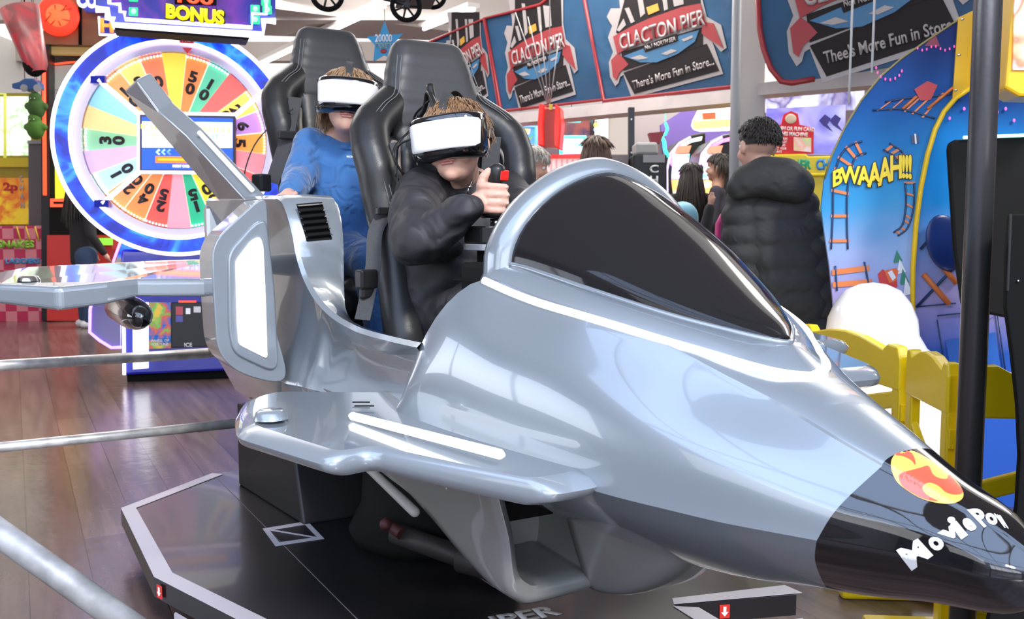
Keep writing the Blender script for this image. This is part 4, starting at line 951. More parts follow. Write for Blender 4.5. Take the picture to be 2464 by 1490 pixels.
# the drum: 24 lit wedges in one disc
cols = [(1,.72,.05),(.95,.25,.05),(.1,.6,.35),(.9,.12,.1),(1,.75,.1),(.55,.25,.75),(1,.35,.03),(.9,.25,.3),(.85,.08,.08),(.2,.65,.9),(1,.78,.02),(.0,.5,.25),(.95,.35,.45),(.8,.08,.06),(.95,.25,.05),(1,.30,.08),(.45,.75,.75),(.65,.45,.8),(.25,.6,.35),(1,.65,.25),(.25,.6,.75),(.9,.35,.1),(1,.7,.15),(.85,.2,.08)]
wm_ = [mat('wedge_%s' % n, c, .35, emit=.42) for n, c in zip('abcdefghijklmnopqrstuvwx', cols)]
mb = MB(); R1 = Rr-.185
drum_axis = pw
for i in range(24):
    mb.cur = i; a0 = math.radians(90-15*i+7.5); pts = [pw.ab(0, 0, .12)]
    for j in range(5): a = a0-math.radians(15)*j/4; pts.append(pw.ab(R1*math.cos(a), R1*math.sin(a), .12))
    mb.poly(pts)
drum = obj('wheel_disc', mb, wm_, wheel, weld=0, solid=.04)
mb = MB()
for i in range(24):
    a = math.radians(90-15*i+7.5); d = V((math.cos(a), math.sin(a))); mb.tube([pw.ab(.15*d.x, .15*d.y, .128), pw.ab(R1*d.x, R1*d.y, .128)], .004, 5)
obj('divider', mb, mat('divider_pale', (.9,.85,.7), .4, emit=.5), drum)
mb = MB()
for i in range(168):
    a = 2*PI*i/168; mb.ell(pw.ab((R1-.012)*math.cos(a), (R1-.012)*math.sin(a), .132), .0075, None, 6)
o = obj('rim_bulbs', mb, glow('bulb', (1,.95,.8), 3), drum); tag(o, None, None, kind='stuff')
M_num = mat('number_ink', (.02,.02,.025), .5)
nums = ['30','50','10','150','20','60','5','200','50','10','30','15','150','25','40','20','10','60','30','5','100','10','20','0']
for i, nn in enumerate(nums):
    a = math.radians(90-15*i); d = pw.u*math.cos(a)+pw.v*math.sin(a); c = pw.o+d*(R1*.70)+pw.n*.126
    txt = '\n'.join(nn); text_on(txt, M_num, c, -(pw.n.cross(d)) if False else pw.n.cross(d)*-1, d, N=pw.n, w=.065, h=.085*len(nn), parent=drum, name='number', bold=.05, line=.85)
for (x0, y0, x1, y1) in [(237,192,338,278),(246,490,338,412),(652,205,563,280),(650,498,563,410)]:
    mb = MB(); mb.tube([pw.p(x0,y0,.24), pw.p(x1,y1,.24)], .016, 8); obj('spoke', mb, G_white, wheel)
    mb = MB(); mb.box(pw.p(x0,y0,.235), (.10,.03,.05), 0); obj('spoke_bracket', mb, M_dblue, wheel)
scr = pw.slab('screen_housing', [(334,272),(567,276),(567,416),(334,416)], mat('bezel', (.06,.05,.08), .4), wheel, off=.26, th=.12, bevel=.008)
pw.tube('led_edge', [(333,272),(568,276)], .012, G_white, scr, off=.255); pw.tube('led_edge', [(333,414),(568,416)], .012, G_white, scr, off=.255); pw.tube('led_edge', [(333,272),(333,414)], .010, G_white, scr, off=.255)
sc_ = pw.slab('screen', [(341,281),(560,285),(560,408),(341,408)], glow('screen_blue', (.02,.10,.75), .8), scr, off=.265, th=.008)
pw.slab('screen_panel', [(342,292),(559,295),(559,356),(342,355)], glow('screen_white', (1,1,1), 1.5), sc_, off=.268, th=.006)
GY, GG = glow('screen_yellow', (.85,.75,.10), 1), glow('screen_green', (.1,.7,.4), 1)
pw.text('IF HOLDING HANDLE', GY, 450, 309, 205, 11, sc_, off=.275, tilt=-1); pw.text('FROM', GY, 388, 326, 40, 11, sc_, off=.275); pw.text('LET GO OF IT', GG, 468, 327, 112, 11, sc_, off=.275)
for k in range(3): pw.tube('chevron', [(384+k*13,360),(377+k*13,366),(384+k*13,372)], .007, glow('chev%d' % k, (.5-.15*k,.8-.15*k,1), 1.1-.3*k), sc_, off=.272)
pw.slab('power_bar', [(374,376),(520,378),(520,394),(374,392)], glow('orange_bar', (1,.18,.02), 1.1), sc_, off=.272, th=.006); pw.slab('bar_fill', [(380,381),(515,383),(515,388),(380,386)], glow('yellow_bar', (.75,.55,.02), .8), sc_, off=.276, th=.004)
pw.text('INSERT CARD TO BEGIN', GY if False else G_white, 452, 400, 68, 6, sc_, off=.275)
# WIN pointer
wn = pw.slab('win_pointer', [(426,82),(472,84),(466,104),(432,102)], mat('win_red', (.45,.02,.03), .4, emit=.3), wheel, off=.27, th=.03, bevel=.004)
pw.text('WIN', M_wl, 450, 93, 30, 14, wn, off=.275, bold=.03); pw.slab('pointer_tip', [(438,114),(462,115),(451,130)], mat('win_red'), wn, off=.27, th=.02)
# header sign
ps = PLN(450, 40, 6.35, 21)
step = [(228,-60),(230,22),(258,24),(259,44),(272,45),(273,62),(633,84),(634,50),(663,51),(664,-60)]
hd = ps.slab('header_sign', step, M_dblue, wheel, off=0, th=.10)
mb = MB()
for q in (.0,):
    mb.tube([ps.p(x, y, .015) for x, y in step[1:-1]], .022, 8)
obj('led_outline', mb, G_white, hd)
st2 = [(262,-60),(263,8),(288,10),(289,28),(300,29),(301,46),(606,66),(607,32),(640,34),(641,-60)]
mb = MB(); mb.tube([ps.p(x, y, .022) for x, y in st2], .012, 8); obj('led_outline', mb, G_white, hd)
ps.slab('face', [(x+(6 if x < 450 else -6), y-5) for x, y in st2], art('header_print', [(.01,.01,.12),(.02,.015,.25),(.12,.02,.28),(.01,.01,.12)], 3, .6), hd, off=.016, th=.012)
ps.slab('underside', [(275,66),(600,90),(598,96),(278,72)], M_blackm, hd, off=.08, th=.2)
M_gs = glow('green_tile', (.02,.62,.22), .9)
for x, y in [(310,-12),(310,22),(603,16),(629,-2),(603,42),(632,18)]:
    g_ = ps.slab('bonus_tile', [(x,y-5),(x+22,y-4),(x+22,y+16),(x,y+15)], M_gs, hd, off=.03, th=.012, bevel=.004)
    mb = MB(); mb.ell(ps.p(x+11, y+5, .032), (.018,.006,.018)); obj('tile_lamp', mb, glow('tile_lamp', (.3,.85,.5), 1), g_)
ps.text('BONUS', M_num, 471, 36, 136, 40, hd, off=.028, tilt=-2.5, bold=.09); ps.text('BONUS', glow('bonus_yellow', (1,.78,.0), 1), 470, 35, 130, 34, hd, off=.036, tilt=-2.5, bold=.05)
ps.slab('counter', [(420,-30),(522,-26),(521,13),(420,9)], M_blackm, hd, off=.03, th=.01); ps.text('100', G_red, 470, -4, 80, 26, hd, off=.036, bold=.03)
mb = MB(); mb.box(pw.p(440, 90, -.15)+V((0,.2,-.1)), (.6,.2,.9)); obj('mast', mb, M_dblue, wheel)
set_root(wheel)
# ---------------------------------------------------------------- basketball cabinet behind it
pb = PLN(180, 300, 11.4, 12)
bb = thing('basketball_machine', 'tall basketball arcade cabinet with red neon pole and glowing ball', 'arcade machine', (pb.o.x, pb.o.y+.6, 0))
M_wood = mat('wood_fascia', (.30,.13,.06), .5, var=(3,.3))
fs = pb.slab('fascia', [(104,-40),(330,-40),(330,112),(104,106)], M_wood, bb, off=0, th=.3)
pb.tube('panel_joint', [(192,-40),(193,108)], .02, M_blackm, fs, off=.01)
pb.slab('frame_post', [(98,105),(118,106),(120,772),(100,772)], M_blackp, bb, off=0, th=.25)
pb.tube('neon_pole', [(105,116),(108,470)], .022, G_red, bb, off=.05)
pb.slab('back_panel', [(118,108),(330,112),(330,520),(118,772)], mat('cabinet_dark', (.05,.04,.035), .6), bb, off=-.5, th=.05)
pb.slab('canopy_strip', [(118,112),(330,116),(330,134),(118,130)], mat('canopy_gold', (.30,.20,.07), .5, emit=.5), bb, off=-.1, th=.1)
bd = pb.slab('backboard', [(119,160),(240,150),(330,146),(330,300),(119,300)], mat('backboard_grey', (.36,.36,.33), .6, emit=.25), bb, off=-.3, th=.04)
pb.tube('red_line', [(119,156),(170,150),(260,147)], .012, G_red, bd, off=-.27)
pb.text('CONNECT', M_num, 250, 163, 130, 24, bd, off=-.25, bold=.08); pb.text('CONNECT', M_wl, 250, 162, 124, 18, bd, off=-.24, bold=.03)
for x in (122, 158, 196, 234): pb.tube('window_outline', [(x,216),(x+26,216),(x+26,250),(x,250)], .008, M_grey, bd, off=-.26, closed=True)
mb = MB()
for i in range(12):
    mb.tube([pb.p(119+i*12, 250, -.2), pb.p(119+i*12+26, 298, -.2)], .006, 4); mb.tube([pb.p(119+i*12+26, 250, -.2), pb.p(119+i*12, 298, -.2)], .006, 4)
obj('net', mb, mat('net_cord', (.16,.15,.16), .8), bb)
yp = pb.slab('side_art', [(131,304),(178,304),(178,475),(133,478)], mat('lime_panel', (.62,.72,.02), .4, emit=.75), bb, off=.0, th=.05)
pb.text('ARCADE', mat('lime_letter', (.75,.10,.03), .4, emit=.4), 165, 345, 75, 42, yp, off=.01, bold=.04)
pb.slab('red_light_bar', [(121,478),(160,478),(160,498),(121,498)], G_red, bb, off=.02, th=.03); pb.slab('slot', [(128,485),(153,485),(153,491),(128,491)], M_blackm, bb, off=.03, th=.02)
pb.slab('ball_ramp', [(113,566),(270,566),(270,600),(205,772),(113,772)], mat('ramp_red', (.42,.02,.015), .4, emit=.1), bb, off=.1, th=.5); pb.slab('lower_body', [(118,498),(270,498),(270,568),(118,568)], M_blackm, bb, off=0, th=.45)
pb.slab('green_light_tray', [(215,573),(270,573),(270,590),(215,590)], glow('tray_green', (.25,.75,.05), .6), bb, off=.14, th=.03)
mb = MB(); mb.ell(pb.p(212, 545, .05), .06); obj('ball', mb, mat('ball_red', (.5,.03,.03), .5), bb)
mb = MB(); mb.ell(pb.p(140, 38, .12), (.235,.05,.235), Matrix.Rotation(math.radians(12), 3, 'Z'), 32); bl = obj('glowing_ball_sign', mb, glow('ball_sign_red', (.95,.03,.01), 1.0), bb)
M_bl = glow('ball_sign_line', (.30,.01,.0), .3)
for pts in ([(108,52),(122,36),(142,26),(172,20)], [(132,12),(134,36),(146,62)], [(118,30),(136,44),(168,50)], [(122,60),(140,40),(160,12)]): pb.tube('ball_seam', pts, .006, M_bl, bl, off=.175)
mb = MB(); mb.ell(pb.p(140, 38, .14), (.15,.045,.15), Matrix.Rotation(math.radians(12), 3, 'Z'), 24); obj('ball_glow', mb, glow('ball_sign_orange', (1,.11,.03), 1.0), bl)
sg = pb.slab('name_sign', [(188,-30),(330,-30),(330,30),(258,32),(206,28),(190,10)], M_dblue, bb, off=.2, th=.06); pb.text('CONNECT', G_white, 262, 4, 140, 34, sg, off=.22, bold=.05)
sg2 = pb.slab('hoops_sign', [(237,38),(400,44),(400,92),(240,84)], M_dblue, bb, off=.2, th=.06); pb.text('HOOPS', glow('hoop_orange', (1,.25,.03), 1), 320, 64, 145, 34, sg2, off=.22, bold=.05)
pb.tube('sign_outline', [(238,40),(239,83),(400,92)], .012, G_white, sg2, off=.21)
set_root(bb)
# ---------------------------------------------------------------- far left machines and hanging toys
def simple(pl, name, label, cat, base_px, group=None):
    t = thing(name, label, cat, (0,0,0), 0, group); b = pl.p(*base_px); t.location = (b.x, b.y+.3, 0); return t
pc = PLN(35, 400, 12.2, 8)
cm = simple(pc, 'crane_machine', 'yellow framed crane machine with bright lit window, far left', 'arcade machine', (35, 640))
pc.slab('cabinet', [(-60,224),(76,224),(82,758),(-60,758)], mat('cabinet_olive', (.33,.27,.02), .5), cm, off=-.05, th=.8)
pc.slab('window', [(-60,232),(70,232),(74,374),(-60,374)], art('crane_window', [(1,1,1),(.9,.95,.95),(.35,.5,.3),(1,1,.9),(.3,.5,.55),(.9,.9,.6)], 3.2, 1.0), cm, off=-.03, th=.03)
pc.slab('yellow_frame', [(-60,380),(84,380),(84,402),(-60,402)], mat('frame_yellow', (.62,.48,.02), .4), cm, off=0, th=.1); pc.tube('frame_edge', [(-60,226),(12,226),(12,380)], .02, mat('frame_lime', (.75,.80,.15), .4, emit=.4), cm, off=.01)
rp = pc.slab('price_panel', [(-60,428),(68,428),(72,540),(-60,540)], art('price_print', [(.75,.45,.02),(.85,.60,.03),(.70,.15,.02),(.8,.4,.03)], 2.5, .15), cm, off=.02, th=.04)
pc.text('2p', mat('price_red', (.55,.02,.03), .5), 25, 452, 32, 26, rp, off=.03, bold=.05); pc.text('C\nH\nA\nN', mat('price_grey', (.35,.38,.40), .5), 53, 462, 10, 78, rp, off=.03, bold=.03)
set_root(cm)
sn = simple(pc, 'snakes_machine', 'pink and red chequered game machine with green lettering, far left', 'arcade machine', (50, 665))
def checker(name, a, b, sc):
    m = bpy.data.materials.new(name); m.use_nodes = True; n = m.node_tree; bs = n.nodes['Principled BSDF']; t = n.nodes.new('ShaderNodeTexCoord'); c = n.nodes.new('ShaderNodeTexChecker')
    c.inputs['Scale'].default_value = sc; c.inputs[1].default_value = (*a, 1); c.inputs[2].default_value = (*b, 1); n.links.new(t.outputs['Object'], c.inputs[0]); n.links.new(c.outputs[0], bs.inputs['Base Color']); return m
pn = PLN(50, 600, 11.3, 8)
sb_ = pn.slab('body', [(-60,544),(103,543),(104,774),(-60,774)], checker('pink_checks', (.62,.20,.24), (.45,.02,.08), 8), sn, off=0, th=.6)
pn.text('SNAKES', mat('snake_green', (.20,.42,.03), .5), 38, 588, 84, 19, sb_, off=.01, bold=.06); pn.text('LADDERS', mat('ladder_blue', (.05,.25,.5), .5), 55, 628, 80, 14, sb_, off=.01, bold=.06)
mb = MB()
for k in range(3): a, b = pn.p(40+k*22, 545, .01), pn.p(50+k*22, 580, .01); mb.tube([a, b], .01, 5)
obj('ladder_rail', mb, mat('ladder_yellow', (.6,.45,.03), .5), sb_); set_root(sn)
pp_ = PLN(85, 400, 12.0, 0)
gp = simple(pp_, 'coin_tower', 'narrow dark grey change tower behind the red neon pole', 'machine', (85, 560)); pp_.slab('body', [(68,342),(100,342),(100,762),(70,762)], mat('tower_grey', (.10,.09,.10), .5), gp, th=.3); pp_.slab('top_cap', [(66,338),(101,338),(101,346),(66,346)], M_grey, gp, off=.02, th=.34); set_root(gp)
cup = thing('hanging_cup_prop', 'large flared red and maroon cup hanging near the ceiling, top left', 'decoration', tuple(at(60, 100, 8.6)))
mb = MB(); mb.lathe([(.07,-.28),(.10,-.22),(.165,.30),(.16,.305),(.10,-.2)], at(70, 100, 8.6), R=Matrix.Rotation(-.25, 3, 'Y')); obj('cup', mb, art('cup_print', [(.45,.03,.04),(.20,.06,.06),(.55,.10,.10),(.12,.02,.03)], 3, 0), cup)
mb = MB(); mb.ell(at(82, 150, 8.6), (.10,.1,.13)); obj('base', mb, M_blackm, cup); mb = MB(); mb.cyl(at(60, 40, 8.6), V((at(60,40,8.6).x, 8.6, 4.0)), .006); obj('cord', mb, M_blackm, cup); set_root(cup)
tcar = thing('toy_car', 'blue toy car hanging just under the red cup, top left', 'toy', tuple(at(60, 208, 10.9)))
mb = MB(); q = PLN(60, 208, 10.9, 0); mb.prism([q.p(x, y, .06) for x, y in [(28,212),(28,200),(45,196),(58,188),(80,188),(92,198),(94,214),(60,219)]], (0,.14,0)); obj('car_body', mb, mat('toy_blue', (.03,.10,.28), .3, coat=.5), tcar, bevel=.012)
for x in (58, 90): mb = MB(); mb.cyl(q.p(x, 212, .075), q.p(x, 212, .03), .042); obj('wheel', mb, M_grey, tcar)
mb = MB(); a = at(60,200,10.95); mb.cyl(a, V((a.x, a.y, 4.0)), .004, n=6); obj('cord', mb, M_blackp, tcar)
set_root(tcar)
for nm, lb, px, py, col in [('plush_toy', 'dark green round plush toy hanging left of the neon pole, upper of two', 88, 260, (.04,.10,.02)), ('plush_toy', 'green round plush toy hanging left of the neon pole, lower of two', 86, 310, (.06,.16,.02))]:
    c = at(px, py, 10.9); t = thing(nm, lb, 'soft toy', tuple(c), group='plush toys left of the neon pole'); mb = MB(); mb.ell(c, (.10,.10,.125)); mb.ell(c+V((0,-.02,.11)), .07); mb.ell(c+V((-.09,0,.02)), .045); mb.ell(c+V((.09,0,.02)), .045)
    b_ = blob('body', mb, mat('plush%d' % py, col, .9), t, .012, 2)
    mb = MB(); mb.ell(c+V((-.02,-.075,.10)), .010); mb.ell(c+V((.02,-.075,.10)), .010); obj('eyes', mb, M_wl, t); mb = MB(); mb.cyl(c+V((0,.03,.1)), V((c.x, c.y+.03, 4.0)), .004, n=6); obj('cord', mb, M_blackp, t); set_root(t)
# ---------------------------------------------------------------- banner wall, columns, hall beyond
M_vinyl = mat('banner_blue', (.018,.075,.16), .42, spec=.3, var=(1.5,.25), bump=(3.0,.5,'w')); M_bred = mat('banner_red', (.30,.02,.025), .4); M_bwh = mat('banner_white', (.36,.32,.31), .4); M_bbl = mat('banner_black', (.016,.012,.013), .6, spec=.2)
M_bsky = mat('banner_sky', (.03,.14,.28), .4); M_byel = mat('banner_amber', (.55,.30,.03), .4)
def emblem(pl, T, parent, word='There\'s More Fun in Store...', k=1.0, head='CLACTON PIER', tilt=17, sea='No.1 NORTH SEA'):
    def S(name, pts, m, off, par=parent): return pl.slab(name, [T(x, y) for x, y in pts], m, par, off=off, th=.006)
    e = S('emblem', [(1472,-60),(1490,0),(1492,20),(1470,20),(1460,40),(1468,55),(1473,62),(1463,90),(1475,125),(1465,150),(1468,185),(1480,207),(1488,200),(1492,185),(1500,180),(1520,236),(1740,178),(1714,100),(1735,125),(1748,115),(1735,60),(1700,40),(1690,0),(1690,-60)], M_bwh, .012)
    S('skyline', [(1482,78),(1502,2),(1502,-60),(1682,-60),(1688,60),(1500,92)], M_bbl, .016, e)
    for q in [[(1503,20),(1513,18),(1527,52),(1518,56)], [(1528,-40),(1540,-40),(1552,32),(1541,42)], [(1588,-40),(1600,-40),(1607,22),(1598,26)], [(1612,-40),(1640,-40),(1645,10),(1622,16)], [(1484,72),(1500,45),(1506,60),(1490,76)]]: S('tower', q, M_bwh, .02, e)
    S('lamp_block', [(1555,18),(1582,8),(1586,25),(1560,36)], M_byel, .022, e)
    S('ribbon', [(1475,88),(1520,63),(1560,45),(1640,17),(1685,8),(1697,54),(1640,70),(1560,97),(1520,112),(1485,130)], M_bred, .024, e)
    S('ribbon_tail', [(1486,128),(1470,145),(1475,185),(1483,192),(1490,175),(1512,155),(1500,140)], M_bred, .022, e); S('ribbon_tail', [(1690,52),(1716,56),(1740,116),(1724,105),(1702,92),(1688,80)], M_bred, .022, e)
    S('plate', [(1500,175),(1700,105),(1730,170),(1526,226)], M_bbl, .018, e); S('under_arc', [(1495,125),(1690,65),(1690,110),(1500,170)], M_bbl, .020, e)
    S('water', [(1500,135),(1540,150),(1580,150),(1630,130),(1672,100),(1682,72),(1640,84),(1560,112)], M_bsky, .026, e)
    for q in [[(1515,140),(1540,132),(1560,140),(1535,144)], [(1590,130),(1615,118),(1630,122),(1605,132)], [(1640,95),(1665,85),(1668,90),(1645,100)]]: S('wave', q, M_bwh, .030, e)
    S('tag', [(1546,110),(1628,80),(1632,98),(1552,126)], M_bbl, .030, e)
    def txt(body, x, y, w, h, bold, bow=0):
        c = T(x, y); a = T(x-w/2, y+w/2*math.tan(math.radians(tilt))); b = T(x+w/2, y-w/2*math.tan(math.radians(tilt))); d = T(x, y-h/2); f = T(x, y+h/2)
        A, B, Cc, D, E_ = pl.p(*a, .036), pl.p(*b, .036), pl.p(*c, .036), pl.p(*d, .036), pl.p(*f, .036)
        L_ = (B-A).length
        text_on(body, M_bwh, Cc, B-A, D-E_, N=pl.n, w=L_, h=(D-E_).length, parent=e, bold=bold, warp=(lambda p, q: (p, q-bow*(p/L_*2)**2*L_*.0)))
    txt(head, 1590, 73, 205, 40, .02); txt(sea, 1589, 104, 74, 11, .03); txt(word, 1617, 176, 196, 22, .02)
    return e
bw = PLN(1230, 280, 8.6, -38.9)
ban = thing('banner_row', 'row of blue and red vinyl banners hung along the far beam', 'banner', tuple(bw.p(1450, 250)))
pan = []
for q in [[(1035,100),(1165,46),(1205,282),(1040,310)], [(1166,44),(1300,12),(1395,-60),(1452,240),(1206,268)], [(1396,-60),(1770,-60),(1770,208),(1453,243)]]:
    b_ = bw.slab('panel', q, M_vinyl, ban, off=0, th=.02); pan.append(b_)
    bw.tube('red_border', q, .018, M_bred, b_, off=.012, closed=True)
emblem(bw, lambda x, y: (x, y), pan[2]); emblem(bw, lambda x, y: (1215+(x-1463)*.614, 42+y*.95+(x-1463)*.06), pan[1]); emblem(bw, lambda x, y: (1072+(x-1463)*.37, 80+y*.85), pan[0])
set_root(ban)
bn = PLN(2000, 150, 5.7, -28)
ban2 = thing('banner', 'large near banner with red ribbon emblem reading more fun in store, top right', 'banner', tuple(bn.p(2000, 150)))
q = [(1820,-60),(1828,70),(1838,120),(1855,165),(1880,196),(1905,200),(1960,190),(2400,120),(2400,-80)]
pb_ = bn.slab('panel', q, M_vinyl, ban2, th=.02); bn.tube('red_border', q[:7], .018, M_bred, pb_, off=.012)
emblem(bn, lambda x, y: (1890+(x-1463)*1.57, -149+1.5*y-.10*(x-1463)), pb_, "Thee's More Fun in Store", tilt=12); set_root(ban2)
struct('trim_3', MB().prism([bw.p(x, y, .05) for x, y in [(1035,310),(1206,276),(1770,214),(1770,246),(1206,300),(1035,330)]], -bw.n*.25), mat('old_white_paint', (.60,.53,.50), .6, var=(3,.15)))
struct('trim_4', MB().prism([bn.p(x, y, -.5) for x, y in [(1790,205),(2160,158),(2160,200),(1790,232)]], -bn.n*.2), MATS['old_white_paint'])
def column(name, px0, px1, Y, m, x=None): 
    a = at(px0, 500, Y); b = at(px1, 500, Y); w = b.x-a.x
    return struct(name, MB().box(((a.x+b.x)/2, Y+w/2, 2.0), (w, w, 4.0)), m)
column('trim_5', 1769, 1833, 6.4, mat('column_paint', (.58,.53,.49), .6)); column('trim_6', 1466, 1514, 10.0, MATS['column_paint'])
mb = MB(); c = at(1764, 500, 6.3); mb.cyl((c.x, c.y, 0), (c.x, c.y, 4), .032); o = obj('drain_pipe', mb, mat('pipe_grey', (.34,.34,.35), .4)); tag(o, 'grey vertical pipe on the left of the beige column', 'pipe'); 
struct('trim_7', MB().prism([at(x, y, 12.5) for x, y in [(1100,250),(1760,225),(1760,250),(1650,310),(1560,352),(1520,362),(1520,300),(1240,300),(1100,330)]], (0,.1,0)), mat('mauve_soffit', (.36,.31,.31), .7))
# hanging cables and lights
for px, y1, lb in [(2098,175,'thin white rope hanging in front of the near banner'), (2043,248,'short thin rope hanging below the near banner beam')]:
    mb = MB(); a = at(px, y1, 4.8); mb.cyl(a, (a.x+.01, a.y, 4.0), .006); tag(obj('rope', mb, M_white), lb, 'rope')
def tube_light(p0, p1, label):
    t = thing('ceiling_light', label, 'light', tuple((p0+p1)/2), group='fluorescent battens'); mb = MB(); d = (p1-p0).normalized(); mb.band([p0, p1], .16, .05, (0,0,1)); obj('housing', mb, M_white, t)
    mb = MB(); mb.tube([p0+V((0,0,-.05)), p1+V((0,0,-.05))], .025, 8); obj('tube', mb, glow('tube_glow', (1,.97,.93), 3.5), t); set_root(t)
tube_light(onz(630,146,3.7), onz(925,4,3.7), 'long fluorescent batten slanting above the rear seat'); tube_light(onz(1020,60,3.7), onz(1140,12,3.7), 'short fluorescent batten above the first banner')
struct('trim_8', MB().prism([onz(600,85,3.75), onz(1080,98,3.75), onz(1080,75,3.75), onz(660,20,3.75)], (0,0,.2)), M_beam)
# blue star sign
st = PLN(922, 102, 6.0, 0); star = thing('star_sign', 'blue star shaped card reading 20000 tickets hanging above the seats', 'sign', tuple(st.p(922, 102)))
sc = st.slab('card', [(925,50),(937,84),(969,81),(945,107),(953,146),(924,133),(898,148),(902,109),(882,88),(913,85)], mat('star_blue', (.01,.26,.55), .4, emit=.08), star, th=.008)
st.text('20000', mat('star_white', (.75,.80,.85), .5), 923, 92, 40, 18, sc, off=.004); st.text('TICKETS', mat('star_grey', (.35,.42,.30), .5), 923, 110, 38, 12, sc, off=.004); mb = MB(); mb.ell(st.p(923, 123, .004), (.022,.004,.014)); obj('badge', mb, M_bred, sc)
st.tube('cord', [(925,52),(925,-20)], .002, M_blackp, star); set_root(star)
# ride-on kart hanging overhead: only its wheels show
kt = thing('hanging_kart', 'black spoked wheeled kart hung from the ceiling, top centre', 'kart', tuple(at(900, -60, 5.2)))
def spoked(c, r, tilt):
    R = Matrix.Rotation(tilt, 3, 'Z'); mb = MB(); mb.tube([c+R @ V((r*.86*math.cos(2*PI*j/36), 0, r*.86*math.sin(2*PI*j/36))) for j in range(36)], r*.15, 10, closed=True); tyre = obj('wheel', mb, M_blackm, kt)
    mb = MB()
    for k in range(7): a = 2*PI*k/7; mb.tube([c, c+R @ V((r*.75*math.cos(a), 0, r*.75*math.sin(a)))], r*.065, 8)
    mb.cyl(c+R @ V((0,-.03,0)), c+R @ V((0,.03,0)), r*.18); obj('spokes', mb, M_blackp, tyre)
spoked(at(787, -14, 5.2), .094, .3); spoked(at(977, 14, 5.0), .085, .3); spoked(at(1040, -14, 5.4), .085, .3)
mb = MB(); mb.box(at(1000, -8, 5.2), (.20,.3,.06), .2); mb.tube([at(787,-14,5.2), at(860,-20,5.2), at(977,10,5.0)], .012, 8); mb.cyl(at(900,-20,5.2), V((at(900,-20,5.2).x, 5.2, 4.0)), .01); obj('chassis', mb, M_blackp, kt); set_root(kt)
# red ribbed box hanging on chains
rb = PLN(1322, 305, 7.4, -12); rbx = thing('hanging_red_box', 'bright red ribbed plastic box hanging on cords below the banners', 'hanging box', tuple(rb.p(1322, 305)))
M_rp = mat('bright_red_plastic', (.80,.02,.01), .25, emit=.35)
bd_ = rb.slab('body', [(1302,262),(1345,262),(1343,356),(1300,354)], mat('dull_red_plastic', (.45,.03,.015), .3), rbx, th=.12)
for q in [[(1297,248),(1310,252),(1306,300),(1308,352),(1294,350),(1293,300)], [(1336,250),(1347,258),(1350,300),(1345,360),(1334,352),(1333,300)]]: rb.slab('side_rib', q, M_rp, bd_, off=.04, th=.2, bevel=.01)
rb.slab('clasp', [(1321,250),(1329,250),(1328,264),(1321,264)], mat('brass', (.55,.38,.05), .3, .6), bd_, off=.045, th=.02)
for a in [(1318,248,1270,40),(1320,248,1300,60),(1324,248,1345,90),(1316,248,1240,30)]: rb.tube('cord', [(a[0],a[1]),(a[2],a[3])], .004, mat('cord_grey', (.35,.33,.33), .5), rbx)
mb = MB(); a = rb.p(1322,250,-.05); mb.cyl(a, V((a.x, a.y, 4.0)), .004, n=6); obj('cord', mb, MATS['cord_grey'], rbx); set_root(rbx)
